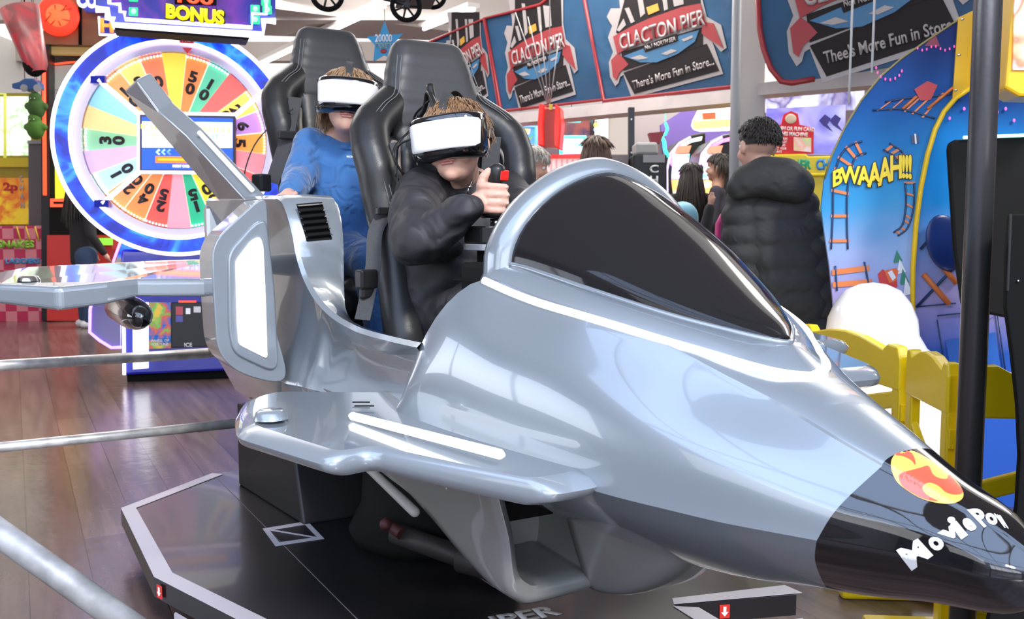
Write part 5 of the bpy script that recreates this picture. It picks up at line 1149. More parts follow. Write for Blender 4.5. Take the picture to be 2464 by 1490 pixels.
# ---------------------------------------------------------------- standing visitors
def person(label, hx, hy, Y, hk, face, hairm, top, legs, skin=M_skin, height=None, hairkw=None, vox=.014, arm=None):
    c = at(hx, hy, Y); f = V(face).normalized(); R = frame(f, (0,0,1)); rt = V((f.y, -f.x, 0)).normalized()
    t = thing('person', label, 'person', (c.x, c.y, 0)); OF = V((-c.x, -c.y, 0)); k = hk
    nk = c+V((0,0,-.15*k)); z0 = nk.z; hipz = z0*.56; kz = hipz*.52
    sh = [nk+rt*(s*.16*k)+V((0,0,-.07*k)) for s in (-1, 1)]; hips = [V((c.x, c.y, hipz))+rt*(s*.08*k) for s in (-1, 1)]
    mb = MB(); head_mb(mb, c, R, k*1.12, nk)
    mb.cap(nk, .045*k, V((c.x, c.y, z0-.28*k)), .07*k); mb.cap(V((c.x, c.y, z0-.28*k)), .07*k, V((c.x, c.y, hipz)), .07*k)
    arms = []
    for i, s in enumerate((-1, 1)):
        el = sh[i]+rt*(s*.05*k)+V((0,0,-.27*k))+f*.02; wr = el+V((0,0,-.18*k))+f*.12*k
        if arm and arm[0] == s: el, wr = V(arm[1]), V(arm[2])
        arms.append((el, wr)); mb.cap(nk, .04*k, sh[i], .04*k); mb.cap(sh[i], .036*k, el, .03*k); mb.cap(el, .03*k, wr, .022*k); hd_ = wr+(wr-el).normalized()*.06*k; mb.cap(wr, .022*k, hd_, .026*k)
        for q in range(4): a = hd_+rt*(.015*(q-1.5)*k); mb.cap(a, .009*k, a+(wr-el).normalized()*(.05+.012*(q in (1, 2)))*k, .007*k, 8)
        mb.cap(hd_, .009*k, hd_+(wr-el).normalized()*.02+rt*(-s*.035*k), .008*k, 8)
        kn = V((hips[i].x, hips[i].y, kz)); ft = V((hips[i].x, hips[i].y, .06)); mb.cap(hips[i], .075*k, kn, .055*k); mb.cap(kn, .052*k, ft, .036*k)
    blob('body', mb, skin, t, vox*.8, 2).location = OF
    face_parts(t, c, R, k*1.12, OF)
    hair(t, c, R, k*1.12, hairm, OF, int(hx), **(hairkw or dict(n=300, length=.05, rr=.004)))
    mb = MB(); mb.cap(nk+V((0,0,-.06*k)), .062*k, V((c.x, c.y, z0-.26*k)), .115*k); mb.cap(V((c.x, c.y, z0-.26*k)), .13*k, V((c.x, c.y, hipz-.02)), .135*k)
    for i in (0, 1): el, wr = arms[i]; mb.cap(nk+V((0,0,-.07*k)), .055*k, sh[i], .06*k); mb.cap(sh[i], .06*k, el, .052*k); mb.cap(el, .052*k, wr, .038*k)
    blob('top', mb, top, t, vox, 4).location = OF
    mb = MB()
    for i in (0, 1): kn = V((hips[i].x, hips[i].y, kz)); ft = V((hips[i].x, hips[i].y, .10)); mb.cap(hips[i]+V((0,0,.02)), .115*k, kn, .08*k); mb.cap(kn, .07*k, ft, .055*k)
    blob('trousers', mb, legs, t, vox, 3).location = OF
    for i in (0, 1):
        ft = V((hips[i].x, hips[i].y, .045)); mb = MB(); mb.cap(ft-f*.05*k, .042*k, ft+f*.13*k, .038*k); b_ = blob('shoe', mb, mat('white_trainer', (.55,.55,.57), .5), t, .010, 2); b_.location = OF
    return t
M_blackc = mat('black_cloth', (.014,.013,.015), .85); M_jean = mat('dark_jeans', (.025,.05,.11), .8); M_navy = mat('navy_coat', (.020,.018,.032), .8); M_hg = mat('grey_hair', (.42,.39,.35), .6, var=(50,.4)); M_hd = mat('dark_hair', (.018,.013,.010), .5)
M_hbr = mat('chestnut_hair', (.085,.045,.028), .5, var=(40,.4)); M_dskin = mat('olive_skin', (.42,.23,.16), .5)
person('person in black top and blue jeans standing behind the prize wheel', 196, 452, 10.6, 1.08, (.75,.6,0), M_hd, M_blackc, M_jean, hairkw=dict(n=420, length=.10, rr=.006, bob=.34))
person('grey haired person in dark navy coat beyond the front seat', 1284, 398, 6.6, 1.0, (.75,-.1,-.25), M_hg, M_navy, M_blackc, hairkw=dict(n=700, length=.06, rr=.004, bob=.07))
person('long chestnut haired person seen from behind above the canopy hoop', 1434, 372, 6.9, 1.0, (.2,1,0), M_hbr, M_navy, M_blackc, hairkw=dict(n=600, length=.08, rr=.005, bob=.20))
person('long dark haired person in black facing the bright arched machines', 1662, 425, 9.3, 1.0, (.1,1,0), M_hd, M_blackc, M_blackc, hairkw=dict(n=500, length=.08, rr=.006, bob=.36))
person('person in dark jacket turned sideways left of the beige column', 1728, 405, 9.0, 1.05, (-.9,.3,0), M_hd, M_navy, M_jean, skin=M_dskin, hairkw=dict(n=400, length=.05, rr=.005, bob=.12))
person('small person behind the canopy with one arm raised pointing upwards', 1704, 640, 6.1, .85, (.2,1,0), M_hd, M_blackc, M_jean, skin=M_dskin, arm=(1, at(1695,560,6.0), at(1708,500,6.0)))
# the boy in the padded coat
cc = at(1822, 352, 4.2); Rc = frame((-.35,1,.0), (0,0,1)); cb = thing('person', 'person in black hooded puffer coat seen from behind, right of centre', 'person', (cc.x+.1, cc.y, 0)); CO = V((-cc.x-.1, -cc.y, 0)); S_ = 4.2/F
mb = MB(); nk = at(1828, 430, 4.18); head_mb(mb, cc, Rc, 1.06, nk); hp = at(1915, 800, 4.2); bl_ = at(1890, 640, 4.2); ch_ = at(1855, 500, 4.2)
mb.cap(nk, .05, ch_, .09); mb.cap(ch_, .10, bl_, .10); mb.cap(bl_, .10, hp, .10); fe = []
hl = at(1786, 700, 4.19); hr_ = at(1978, 772, 4.15); sl = at(1795, 500, 4.2); sr = at(1935, 500, 4.2); el1 = at(1786, 620, 4.20); er1 = at(1972, 640, 4.2)
for a, b, c in ((sl, el1, hl), (sr, er1, hr_)):
    mb.cap(a, .04, b, .035); mb.cap(b, .034, c, .024); mb.cap(c, .024, c+V((0,0,-.05)), .028)
    for q in range(4): p = c+V((.016*(q-1.5), 0, -.055)); mb.cap(p, .009, p+V((0,-.006,-.045)), .007, 8)
    mb.cap(c+V((0,0,-.03)), .009, c+V((-.035,0,-.055)), .008, 8)
for s in (-1, 1): h_ = hp+V((s*.085, 0, -.03)); mb.cap(h_, .08, V((h_.x, h_.y, .48)), .06); mb.cap(V((h_.x, h_.y, .48)), .055, V((h_.x, h_.y, .07)), .04)
blob('body', mb, M_skin, cb, .009, 2).location = CO
face_parts(cb, cc, Rc, 1.06, CO); hair(cb, cc, Rc, 1.06, M_hd, CO, 5, n=1500, length=.020, rr=.0024, fringe=.3)
M_puff = mat('puffer_black', (.040,.040,.041), .7, spec=.25, bump=(9,.5,'w')); mb = MB()
rows = [(455,1800,1925,.105),(510,1792,1938,.115),(565,1800,1948,.122),(620,1812,1955,.124),(675,1826,1962,.124),(728,1838,1966,.122),(762,1850,1962,.10)]
for y, x0, x1, r in rows: mb.cap(at(x0, y, 4.2)+V((r*.55,0,0)), r, at(x1, y, 4.2)+V((-r*.55,0,0)), r, 24)
coat = blob('coat', mb, M_puff, cb, .011, 2); coat.location = CO
for nm, pts in (('sleeve', [(1793,478,.085),(1783,520,.090),(1785,565,.092),(1788,612,.090),(1784,660,.086),(1780,705,.075)]), ('sleeve', [(1925,490,.085),(1944,540,.085),(1960,595,.082),(1972,650,.078),(1980,705,.072),(1980,748,.062)])):
    mb = MB()
    for x, y, r in pts: mb.ell(at(x, y, 4.17 if x < 1850 else 4.16), (r, r, r*.80))
    for (x, y, r), (x2, y2, r2) in zip(pts, pts[1:]): mb.cap(at(x, y, 4.17), r*.80, at(x2, y2, 4.17), r2*.80)
    blob(nm, mb, M_puff, coat, .011, 2)
mb = MB(); hp_ = [(1778,452,.055),(1800,436,.075),(1840,426,.090),(1885,432,.095),(1915,446,.080)]
for (x, y, r), (x2, y2, r2) in zip(hp_, hp_[1:]): mb.cap(at(x, y, 4.08), r, at(x2, y2, 4.08), r2, 24)
blob('hood', mb, M_puff, coat, .011, 3)
mb = MB()
for s in (-1, 1): h_ = hp+V((s*.085, 0, -.0)); mb.cap(h_, .11, V((h_.x, h_.y, .48)), .085); mb.cap(V((h_.x, h_.y, .48)), .08, V((h_.x, h_.y, .12)), .065)
blob('trousers', mb, M_trou, cb, .012, 3).location = CO
for s in (-1, 1): mb = MB(); h_ = hp+V((s*.085, 0, 0)); mb.cap(V((h_.x, h_.y-.04, .05)), .045, V((h_.x, h_.y+.12, .045)), .04); blob('shoe', mb, M_blackm, cb, .01, 2).location = CO
# ---------------------------------------------------------------- lit machines in the back hall
def machine(label, rect, Y, cols, sc, e=1.2, top=None, neon=None, yaw=0, name='arcade_machine', letters=None, depth=.6):
    x0, y0, x1, y1 = rect; pl = PLN((x0+x1)/2, (y0+y1)/2, Y, yaw); b = pl.p((x0+x1)/2, y0)
    t = thing(name, label, 'arcade machine', (b.x, b.y+.3, 0)); pz = 555+1.1*F/Y-6
    body = pl.slab('cabinet', [(x0,y0),(x1,y0),(x1,pz),(x0,pz)], M_blackp, t, th=depth, bevel=.02)
    w = x1-x0; m_ = art('lit_art_%d_%d' % (x0, y0), cols, sc, e)
    pl.slab('screen', [(x0+w*.08,y0+4),(x1-w*.08,y0+4),(x1-w*.08,y1),(x0+w*.08,y1)], m_, body, off=.02, th=.02)
    if neon: pl.tube('neon_edge', [(x0,y1),(x0,y0),(x1,y0),(x1,y1)], .022, neon, body, off=.03)
    if letters: pl.text(letters[0], letters[1], *letters[2:], parent=body, off=.04)
    set_root(t); return t
W1 = [(1,1,1),(.5,.8,1),(1,.3,.5),(1,.9,.4),(.3,.9,.8),(1,1,.9),(.2,.2,.9)]
machine('low lit machine with blue white screen left of the grey haired person', (1215,345,1262,430), 9.0, [(1,1,1),(1,.95,.7),(.2,.4,1),(1,1,1)], 4, 1.4)
machine('yellow and green lit machine beyond the seat shoulder', (1248,305,1290,378), 12, [(.9,.8,.02),(.8,.1,.05),(.05,.3,.1),(.1,.2,.9),(.9,.8,.1)], 4, .9, neon=glow('blue_neon', (.1,.3,1), 1.6))
machine('cyan lit machine behind the hanging red box', (1350,330,1408,376), 11, [(1,1,1),(.3,.6,1),(.5,.5,.9),(1,1,1),(.1,.8,.9)], 4, 1.3, neon=glow('cyan_neon', (.1,.9,.9), 1.6))
machine('dark red machine with a cyan lit top sign under the banners', (1352,268,1432,330), 12.5, [(.10,.03,.04),(.25,.06,.05),(.05,.04,.08),(.3,.08,.05)], 3, .6)
tl = PLN(1375, 281, 12.2); lb_ = thing('lit_sign', 'cyan rectangular lit sign with three white squares', 'sign', tuple(tl.p(1375,281))); s1 = tl.slab('box', [(1352,266),(1398,266),(1398,293),(1352,293)], glow('cyan_sign', (.05,.75,.75), 1.2), lb_, th=.1)
for x in (1365, 1386): tl.slab('square', [(x-5,274),(x+6,274),(x+6,288),(x-5,288)], G_white, s1, off=.01, th=.01)
mb = MB(); a = tl.p(1375,266,-.05); mb.cyl(a, V((a.x, a.y, 4.0)), .006, n=6); obj('cord', mb, M_blackp, lb_); set_root(lb_)
machine('white glaring machine with coloured bulbs left of the beige post', (1428,265,1475,345), 11.5, [(1,1,1),(1,.9,.8),(1,1,1),(.9,.2,.2),(1,1,1)], 3, 1.8)
t = thing('bulb_garland', 'arc of coloured round bulbs above the white glaring machine', 'lights', tuple(at(1450,280,11.2)))
for i, (x, y, c) in enumerate([(1436,285,(.2,.8,.5)),(1434,301,(1,.6,.1)),(1445,290,(.8,.9,1)),(1459,279,(1,.6,.2)),(1467,272,(.2,.8,.3)),(1434,312,(.3,.4,1))]): mb = MB(); mb.ell(at(x, y, 11.2), .028); obj('bulb', mb, glow('bulb_c%d' % i, c, 1.5), t)
mb = MB(); mb.tube([at(1434,312,11.25), at(1435,290,11.25), at(1450,279,11.25), at(1470,271,11.25)], .008, 6); obj('wire', mb, M_blackp, t); mb = MB(); a = at(1450,279,11.25); mb.cyl(a, V((a.x, a.y, 4.0)), .005, n=6); obj('cord', mb, M_blackp, t); set_root(t)
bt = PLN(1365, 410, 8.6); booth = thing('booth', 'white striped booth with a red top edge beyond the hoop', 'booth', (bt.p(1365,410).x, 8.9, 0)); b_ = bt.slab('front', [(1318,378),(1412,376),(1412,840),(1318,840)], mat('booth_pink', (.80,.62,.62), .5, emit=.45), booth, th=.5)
bt.slab('top_edge', [(1314,372),(1412,370),(1412,381),(1314,382)], M_rp, booth, off=.03, th=.56)
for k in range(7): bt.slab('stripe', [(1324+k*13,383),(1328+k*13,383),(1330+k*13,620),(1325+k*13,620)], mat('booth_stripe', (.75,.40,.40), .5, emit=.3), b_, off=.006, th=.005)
set_root(booth)
# change machine
cg = PLN(1560, 450, 7.2, 0); chg = thing('change_machine', 'tall black change machine with vertical white lettering', 'machine', (cg.p(1562,450).x, 7.5, 0))
b_ = cg.slab('body', [(1524,372),(1605,372),(1605,894),(1524,894)], M_blackp, chg, th=.5, bevel=.01); cg.slab('side', [(1513,258),(1527,258),(1527,894),(1513,894)], mat('dark_post', (.025,.03,.04), .5), chg, off=-.3, th=.06)
cg.slab('grey_band', [(1548,372),(1600,372),(1600,391),(1548,391)], M_grey, b_, off=.01, th=.02); cg.slab('top_box', [(1530,342),(1583,342),(1586,372),(1532,372)], mat('pale_box', (.32,.32,.31), .6), chg, off=-.05, th=.3, bevel=.02)
cg.slab('red_lamp', [(1562,320),(1600,316),(1588,345),(1570,345)], mat('maroon', (.20,.02,.03), .5), chg, off=-.2, th=.1)
cg.text('C\nH\nA\nN\nG\nE', mat('change_white', (.55,.55,.57), .5), 1573, 472, 24, 148, b_, off=.015, bold=.03, line=1.0)
for k in range(5): cg.slab('rivet', [(1518,285+k*80),(1521,285+k*80),(1521,289+k*80),(1518,289+k*80)], M_white, chg, off=-.29, th=.01)
cg.slab('counter', [(1470,372),(1512,372),(1512,400),(1470,398)], mat('counter_grey', (.20,.17,.17), .5), chg, off=-.2, th=.3); cg.slab('counter_base', [(1470,398),(1520,398),(1520,894),(1470,894)], M_blackm, chg, off=-.25, th=.25)
set_root(chg)
# twin arched slot machines
for i, (x0, lb) in enumerate([(1612,'arched slot machine with glowing pink and cyan screen, left of a pair'),(1688,'arched slot machine with glowing pink and cyan screen, beside the beige column')]):
    pl = PLN(x0+45, 430, 10.6-.75*i, 0); t = thing('slot_machine', lb, 'arcade machine', (pl.p(x0+45,430).x, 10.9, 0), group='arched slot machines')
    dx = x0-1612; b_ = pl.slab('cabinet', [(x0-6,790),(x0-8,400),(x0,365),(x0+20,340),(x0+50,325),(x0+86,318),(x0+80,790)], M_blackp, t, th=.6, bevel=.02)
    pl.slab('arch_light', [(x0-2,390),(x0+8,365),(x0+24,348),(x0+52,334),(x0+78,328),(x0+76,338),(x0+52,343),(x0+28,356),(x0+14,374),(x0+4,400)], art('arch_%d' % i, [(.1,.9,.4),(.9,.9,.9),(.7,.2,.8),(.9,.3,.3)], 3, 1.2), b_, off=.02, th=.03)
    pl.slab('upper_screen', [(x0+16,352),(x0+52,350),(x0+46,368),(x0+12,370)], mat('brick_lit', (.7,.25,.15), .5, emit=.8), b_, off=.03, th=.02)
    pl.slab('reel_screen', [(x0+8,372),(x0+48,370),(x0+40,430),(x0+4,432)], art('reel_%d' % i, [(.1,.5,1),(.8,.95,1),(.9,.4,.9),(.1,.9,.9),(1,1,1)], 5, 1.5), b_, off=.03, th=.02)
    pl.slab('lower_screen', [(x0+4,434),(x0+40,432),(x0+30,478),(x0+10,480)], art('low_%d' % i, [(1,.75,.2),(1,.35,.1),(.9,.8,.5),(.2,.3,1)], 6, 1.3), b_, off=.03, th=.02)
    pl.tube('neon_edge', [(x0-6,480),(x0-7,410),(x0+1,370),(x0+22,345),(x0+50,330)], .012, glow('violet_neon', (.55,.45,1), 1.6), b_, off=.04)
    mb = MB(); mb.box(pl.p(x0+20, 500, .2), (.3,.3,.1)); obj('button_shelf', mb, M_blackp, t); set_root(t)
tp_ = PLN(1712, 280, 10.4); t = thing('lit_topper', 'glaring yellow white illuminated topper above the slot machines', 'sign', tuple(tp_.p(1712,300)))
b_ = tp_.slab('cloud', [(1668,300),(1672,286),(1680,270),(1690,248),(1710,238),(1740,238),(1764,244),(1764,312),(1690,314),(1674,310)], art('topper_art', [(1,1,1),(1,.9,.4),(1,.8,.9),(1,1,.9),(.3,.9,.4),(1,.6,.2)], 3, 1.7), t, th=.15, bevel=.02)
tp_.slab('red_window', [(1690,272),(1722,270),(1722,286),(1692,288)], G_red, b_, off=.02, th=.02); tp_.slab('yellow_rim', [(1668,292),(1764,286),(1764,304),(1672,311)], glow('yellow_rim', (1,.85,.15), 1.5), b_, off=.03, th=.04); set_root(t)
mb = MB(); mb.tube([at(*q, 9.8) for q in [(1601,296),(1606,310),(1602,322),(1590,328),(1576,328)]], .016, 8); mb.tube([at(*q, 9.8) for q in [(1590,328),(1598,340),(1600,360),(1608,378)]], .02, 8); a = at(1601,296,9.8); mb.cyl(a, V((a.x, a.y, 4.0)), .004, n=6); tag(obj('neon_sign', mb, glow('mint_neon', (.05,.85,.55), 1.3)), 'mint green squiggle neon hanging left of the slot machines', 'sign')
mb = MB(); mb.prism([at(x, y, 12) for x, y in [(1590,300),(1640,268),(1700,250),(1760,240),(1760,420),(1600,430)]], (0,.1,0)); struct('wall_far', mb, mat('violet_wall', (.16,.10,.36), .6, emit=.1))
mb = MB(); mb.tube([at(*q, 5.2) for q in [(1727,1026),(1726,600),(1728,540),(1738,520),(1758,512),(1800,512),(1820,540),(1822,1026)]], .016, 10); mb.xf(Matrix.Identity(4)); o = obj('chair_frame', mb, mat('magenta_tube', (.50,.03,.16), .4)); o.name = 'tubular_chair'; tag(o, 'magenta tubular chair back left of the puffer coat', 'chair')
mb = MB(); a = at(1642,524,6.4); mb.cap(a, .11, V((a.x, a.y, .12)), .11); tag(obj('padded_bollard', mb, mat('pale_blue_vinyl', (.15,.38,.50), .5)), 'pale blue rounded padded bollard just behind the canopy edge', 'bollard')
# red card machine sign and yellow machine
cp = PLN(1960, 340, 6.8, -5); crd = thing('fun_card_machine', 'yellow machine with red cash or fun card notice and violet poster', 'arcade machine', (cp.p(1930,400).x, 7.2, 0))
b_ = cp.slab('cabinet', [(1838,372),(1940,370),(1945,376),(2040,374),(2040,919),(1838,919)], mat('machine_yellow', (.80,.62,.01), .3), crd, th=.7, bevel=.03)
cp.slab('ledge', [(1838,418),(2040,416),(2040,424),(1838,426)], mat('machine_yellow'), b_, off=.03, th=.1, bevel=.01)
cp.text('WINNER', mat('letter_green', (.02,.35,.18), .5), 1905, 396, 92, 24, b_, off=.012, bold=.06); cp.text('CHANCE', mat('letter_blue', (.02,.25,.62), .5), 2010, 396, 90, 27, b_, off=.012, bold=.06)
ps_ = cp.slab('poster', [(1845,262),(2035,252),(2032,372),(1845,372)], art('violet_poster', [(.10,.10,.55),(.25,.25,.85),(.55,.55,.95),(.15,.08,.50),(.30,.35,.9)], 2.2, .35), crd, off=-.1, th=.02)
rs = cp.slab('red_notice', [(1845,303),(1880,300),(1886,275),(1903,267),(1920,274),(1924,300),(1958,308),(1958,370),(1845,372)], mat('notice_red', (.62,.02,.03), .5, emit=.12), crd, off=-.03, th=.02)
cp.text('USE CASH OR FUN CARD\nAT THIS MACHINE', M_wl, 1902, 316, 112, 22, rs, off=-.02, bold=.03, tilt=-3); cp.text('SWIPE YOUR FUN\nCARD AT A SLOT\nTO PLAY AND\nCOLLECT YOUR\nPOINTS', M_wl, 1872, 350, 42, 36, rs, off=-.02, bold=.02)
cp.slab('card_picture', [(1910,330),(1952,332),(1952,366),(1910,362)], art('card_pic', [(.8,.7,.2),(.5,.6,.3),(.8,.4,.3),(.7,.75,.8)], 8, .2), rs, off=-.02, th=.008); mb = MB(); mb.ell(cp.p(1903, 286, -.02), (.04,.006,.035)); obj('badge', mb, mat('badge_cream', (.75,.62,.45), .5), rs)
for x in (1985, 2010): cp.slab('poster_figure', [(x,275),(x+14,285),(x+6,300),(x+20,318),(x-4,302),(x-14,290)], mat('figure_violet', (.06,.05,.30), .6), ps_, off=-.09, th=.005)
cp.text('POWERED BY\nPLAY', mat('poster_text', (.55,.55,.9), .5), 1990, 320, 42, 14, ps_, off=-.09) if False else None
set_root(crd)
struct('window_1', MB().prism([at(x, y, 14) for x, y in [(1845,232),(2080,205),(2080,262),(1845,270)]], (0,.1,0)), art('window_view', [(.9,.93,1),(.25,.22,.45),(.75,.75,.95),(.12,.10,.3),(.5,.45,.6)], 1.6, .8))
# ---------------------------------------------------------------- blue simulator with printed panels
def ramp_print(name, stops, rough=.5, e=.12):
    m = bpy.data.materials.new(name); m.use_nodes = True; n = m.node_tree; b = n.nodes['Principled BSDF']; MATS[name] = m
    t = n.nodes.new('ShaderNodeTexCoord'); s = n.nodes.new('ShaderNodeSeparateXYZ'); mr = n.nodes.new('ShaderNodeMapRange'); mr.inputs[1].default_value = 0; mr.inputs[2].default_value = 2.2
    no = n.nodes.new('ShaderNodeTexNoise'); no.inputs['Scale'].default_value = 3; ad = n.nodes.new('ShaderNodeMath'); ad.operation = 'MULTIPLY_ADD'; ad.inputs[1].default_value = .12; r = n.nodes.new('ShaderNodeValToRGB')
    while len(r.color_ramp.elements) < len(stops): r.color_ramp.elements.new(.5)
    for i, (p, c) in enumerate(stops): r.color_ramp.elements[i].position = p; r.color_ramp.elements[i].color = (*c, 1)
    n.links.new(t.outputs['Object'], s.inputs[0]); n.links.new(s.outputs['Z'], mr.inputs[0]); n.links.new(t.outputs['Object'], no.inputs[0]); n.links.new(no.outputs[0], ad.inputs[0]); n.links.new(mr.outputs[0], ad.inputs[2])
    n.links.new(ad.outputs[0], r.inputs[0]); n.links.new(r.outputs[0], b.inputs['Base Color']); n.links.new(r.outputs[0], b.inputs['Emission Color']); b.inputs['Emission Strength'].default_value = e; b.inputs['Roughness'].default_value = rough; b.inputs['Specular IOR Level'].default_value = .18  # slight glow put into the print, which has no lamp behind it
    return m
sky = ramp_print('sky_print', [(.34,(.08,.14,.50)),(.44,(.30,.26,.50)),(.53,(.26,.36,.62)),(.61,(.035,.27,.56)),(.70,(.01,.15,.42)),(.78,(.005,.07,.28)),(.92,(.004,.012,.09))])
sky2 = ramp_print('sky_print_side', [(.34,(.02,.08,.38)),(.44,(.28,.25,.50)),(.53,(.12,.22,.50)),(.61,(.01,.20,.55)),(.71,(.003,.20,.58)),(.78,(.005,.05,.24)),(.92,(.005,.015,.10))])
pr = PLN(2120, 500, 3.75, -14)
sim = thing('coaster_simulator', 'blue coaster simulator with printed sky panels, yellow trim and BWAAAH lettering', 'arcade machine', (pr.p(2250,900).x, pr.p(2250,900).y+.4, 0))
YT = [(2334,212),(2300,236),(2272,268),(2250,312),(2232,372),(2216,450),(2204,540),(2197,640),(2196,740),(2202,850),(2210,960)]
o_ = [(2336,30),(2290,58),(2230,98),(2170,140),(2118,185),(2072,242),(2032,308),(2002,372),(1984,430),(1976,500),(1984,560),(1996,640),(2004,720),(2012,830),(2020,1240)]
sp_ = pr.slab('side_panel', o_+[(2240,1240)]+YT[::-1], sky, sim, th=.05, weld=0) if False else pr.slab('side_panel', o_+[(2240,1240)]+YT[::-1], sky, sim, th=.05)
fp_ = pr.slab('front_panel', YT+[(2230,1240),(2600,1240),(2600,190),(2400,190)], sky2, sim, off=-.03, th=.05)
M_yt = mat('yellow_trim', (.90,.58,.01), .3)
pr.tube('trim_edge', YT, .010, M_yt, sim, off=.008); pr.tube('panel_edge', o_[:9], .004, mat('edge_olive', (.25,.22,.08), .5), sp_, off=.004)
ys = pr.slab('corner_strip', [(2306,42),(2345,24),(2345,190),(2334,212),(2292,240)], mat('amber_panel', (.72,.42,.005), .35), sim, off=.015, th=.04)
for x, y in ((2316,46),(2308,132),(2300,217)): mb = MB(); mb.ell(pr.p(x, y, .017), (.007,.004,.005)); obj('screw', mb, M_chrome, ys)
M_rail = mat('print_rail', (.015,.05,.14), .4); M_sl = mat('print_sleeper', (.72,.20,.05), .4)
def ladder(A, B, n, w=.9, sl=M_sl):
    a = [tuple(q) for q in cr_(A, 4)]; b = [tuple(q) for q in cr_(B, 4)]
    pr.tube('rail_art', a, .004, M_rail, sp_, off=.004); pr.tube('rail_art', b, .004, M_rail, sp_, off=.004); m = len(a)-1; mb = MB()
    for i in range(n):
        k = int(m*(i+.5)/n); p, q = a[k], b[k]; dx, dy = (a[min(k+1,m)][0]-a[k-1][0]), (a[min(k+1,m)][1]-a[k-1][1]); l = math.hypot(dx, dy) or 1; dx, dy = dx/l*w*4, dy/l*w*4
        e = ((p[0]-q[0])*.12, (p[1]-q[1])*.12); mb.prism([pr.p(x, y, .006) for x, y in [(p[0]-dx+e[0],p[1]-dy+e[1]),(q[0]-dx-e[0],q[1]-dy-e[1]),(q[0]+dx-e[0],q[1]+dy-e[1]),(p[0]+dx+e[0],p[1]+dy+e[1])]], -pr.n*.004)
    obj('sleeper_art', mb, sl, sp_, weld=0)
ladder([(2000,600),(2004,520),(2006,440),(2020,380),(2045,350),(2075,340)], [(2040,600),(2038,520),(2040,450),(2050,400),(2062,375),(2085,368)], 7)
ladder([(2125,360),(2150,375),(2165,400)], [(2140,345),(2170,365),(2185,395)], 4); ladder([(2178,440),(2180,490),(2172,540),(2150,560)], [(2200,440),(2198,500),(2184,548),(2160,568)], 7, .6)
ladder([(2010,640),(2014,700)], [(2080,630),(2092,695)], 2, 1.6); ladder([(2100,265),(2160,262),(2200,270),(2250,285)], [(2130,245),(2190,235),(2240,232),(2290,226)], 5, .6)
# lettering BWAAAH!!!
for dxy, s_, m_, of, bo in ((0, 1.05, M_num, .008, .09), (0, 1.0, mat('bwaaah_yellow', (.85,.62,.01), .4, emit=.1), .014, .03)):
    me = text_mesh('BWAAAH!!!', 1, 0, bo, spacing=.82); X = [v.co.x for v in me.vertices]; Y = [v.co.y for v in me.vertices]; x0, x1, y0, y1 = min(X), max(X), min(Y), max(Y)
    for v in me.vertices:
        a = (v.co.x-x0)/(x1-x0); b = (v.co.y-y0)/(y1-y0)
        if s_ > 1: a = -.012+a*1.024; b = -.04+b*1.08
        xb = 2004+190*a; base = 452-16*a-8*math.sin(a*9); top = 412-46*a-5*math.sin(a*11)
        v.co = pr.p(xb, base+(top-base)*b, of)
    obj('lettering', me, m_, sp_)
# cone, tree, parcel, balloon, lights drawn on the print
M_cone = mat('print_cone', (.78,.13,.03), .4); M_tree = mat('print_tree', (.02,.22,.14), .5); M_wb = mat('print_white', (.75,.78,.85), .4)
pr.slab('cone_art', [(2112,660),(2124,648),(2158,672),(2160,690),(2140,702),(2118,690)], mat('print_cone_base', (.62,.03,.03), .4), sp_, off=.004, th=.003)
pr.slab('cone_art', [(2128,652),(2156,645),(2162,652),(2156,676),(2140,682)], M_cone, sp_, off=.006, th=.003); pr.slab('cone_band', [(2136,656),(2146,650),(2156,668),(2148,676)], M_wb, sp_, off=.008, th=.003)
for k in range(4): pr.slab('tree_art', [(2158+k*7,602+k*22),(2172+k*8,628+k*26),(2152+k*8,634+k*26)][:3]+[(2150+k*8,630+k*26)], M_tree if k%2 == 0 else M_wb, sp_, off=.004+.001*k, th=.003)
pr.slab('parcel_art', [(2192,326),(2210,324),(2212,344),(2194,346)], M_rail, sp_, off=.004, th=.003); pr.slab('parcel_ribbon', [(2200,322),(2204,322),(2206,346),(2202,346)], M_wb, sp_, off=.008, th=.003)
for i in range(9): mb = MB(); mb.ell(pr.p(2208+i*11, 116+5*math.sin(i*1.3), .006), (.0035,.003,.006), None, 8); obj('string_light_art', mb, glow('print_pink', (.7,.1,.35), .6), sp_)
for i in range(8): a = math.radians(20+i*22); mb = MB(); mb.ell(pr.p(2140+32*math.cos(a), 160+32*math.sin(a), .006), (.004,.003,.007), None, 8); obj('string_light_art', mb, MATS['print_pink'], sp_)
pr.slab('night_glow_art', [(2225,110),(2250,80),(2262,112)], mat('print_dusk', (.20,.02,.05), .5), sp_, off=.003, th=.002); pr.slab('box_art', [(2200,215),(2232,195),(2256,205),(2240,240),(2215,242)], mat('print_red', (.50,.02,.03), .4), sp_, off=.008, th=.003)
for q in [(2172,262,2206,232),(2232,262,2300,205)]: pr.tube('board_art', [(q[0],q[1]),(q[2],q[3])], .006, M_sl, sp_, off=.008)
mb = MB(); mb.ell(pr.p(2275, 585, .0), (.075,.012,.115), Matrix.Rotation(-.3, 3, 'Y'), 24); ba = obj('balloon_art', mb, mat('print_navy', (.01,.03,.16), .3), fp_)
for q in [[(2215,600),(2255,555),(2400,470)], [(2205,740),(2290,650),(2420,560)]]: pr.tube('rail_art', q, .006, M_rail, fp_, off=-.02)
for x, y in ((2240,640),(2222,690)): pr.tube('board_art', [(x,y-30),(x+62,y+42)], .011, M_sl, fp_, off=-.018)
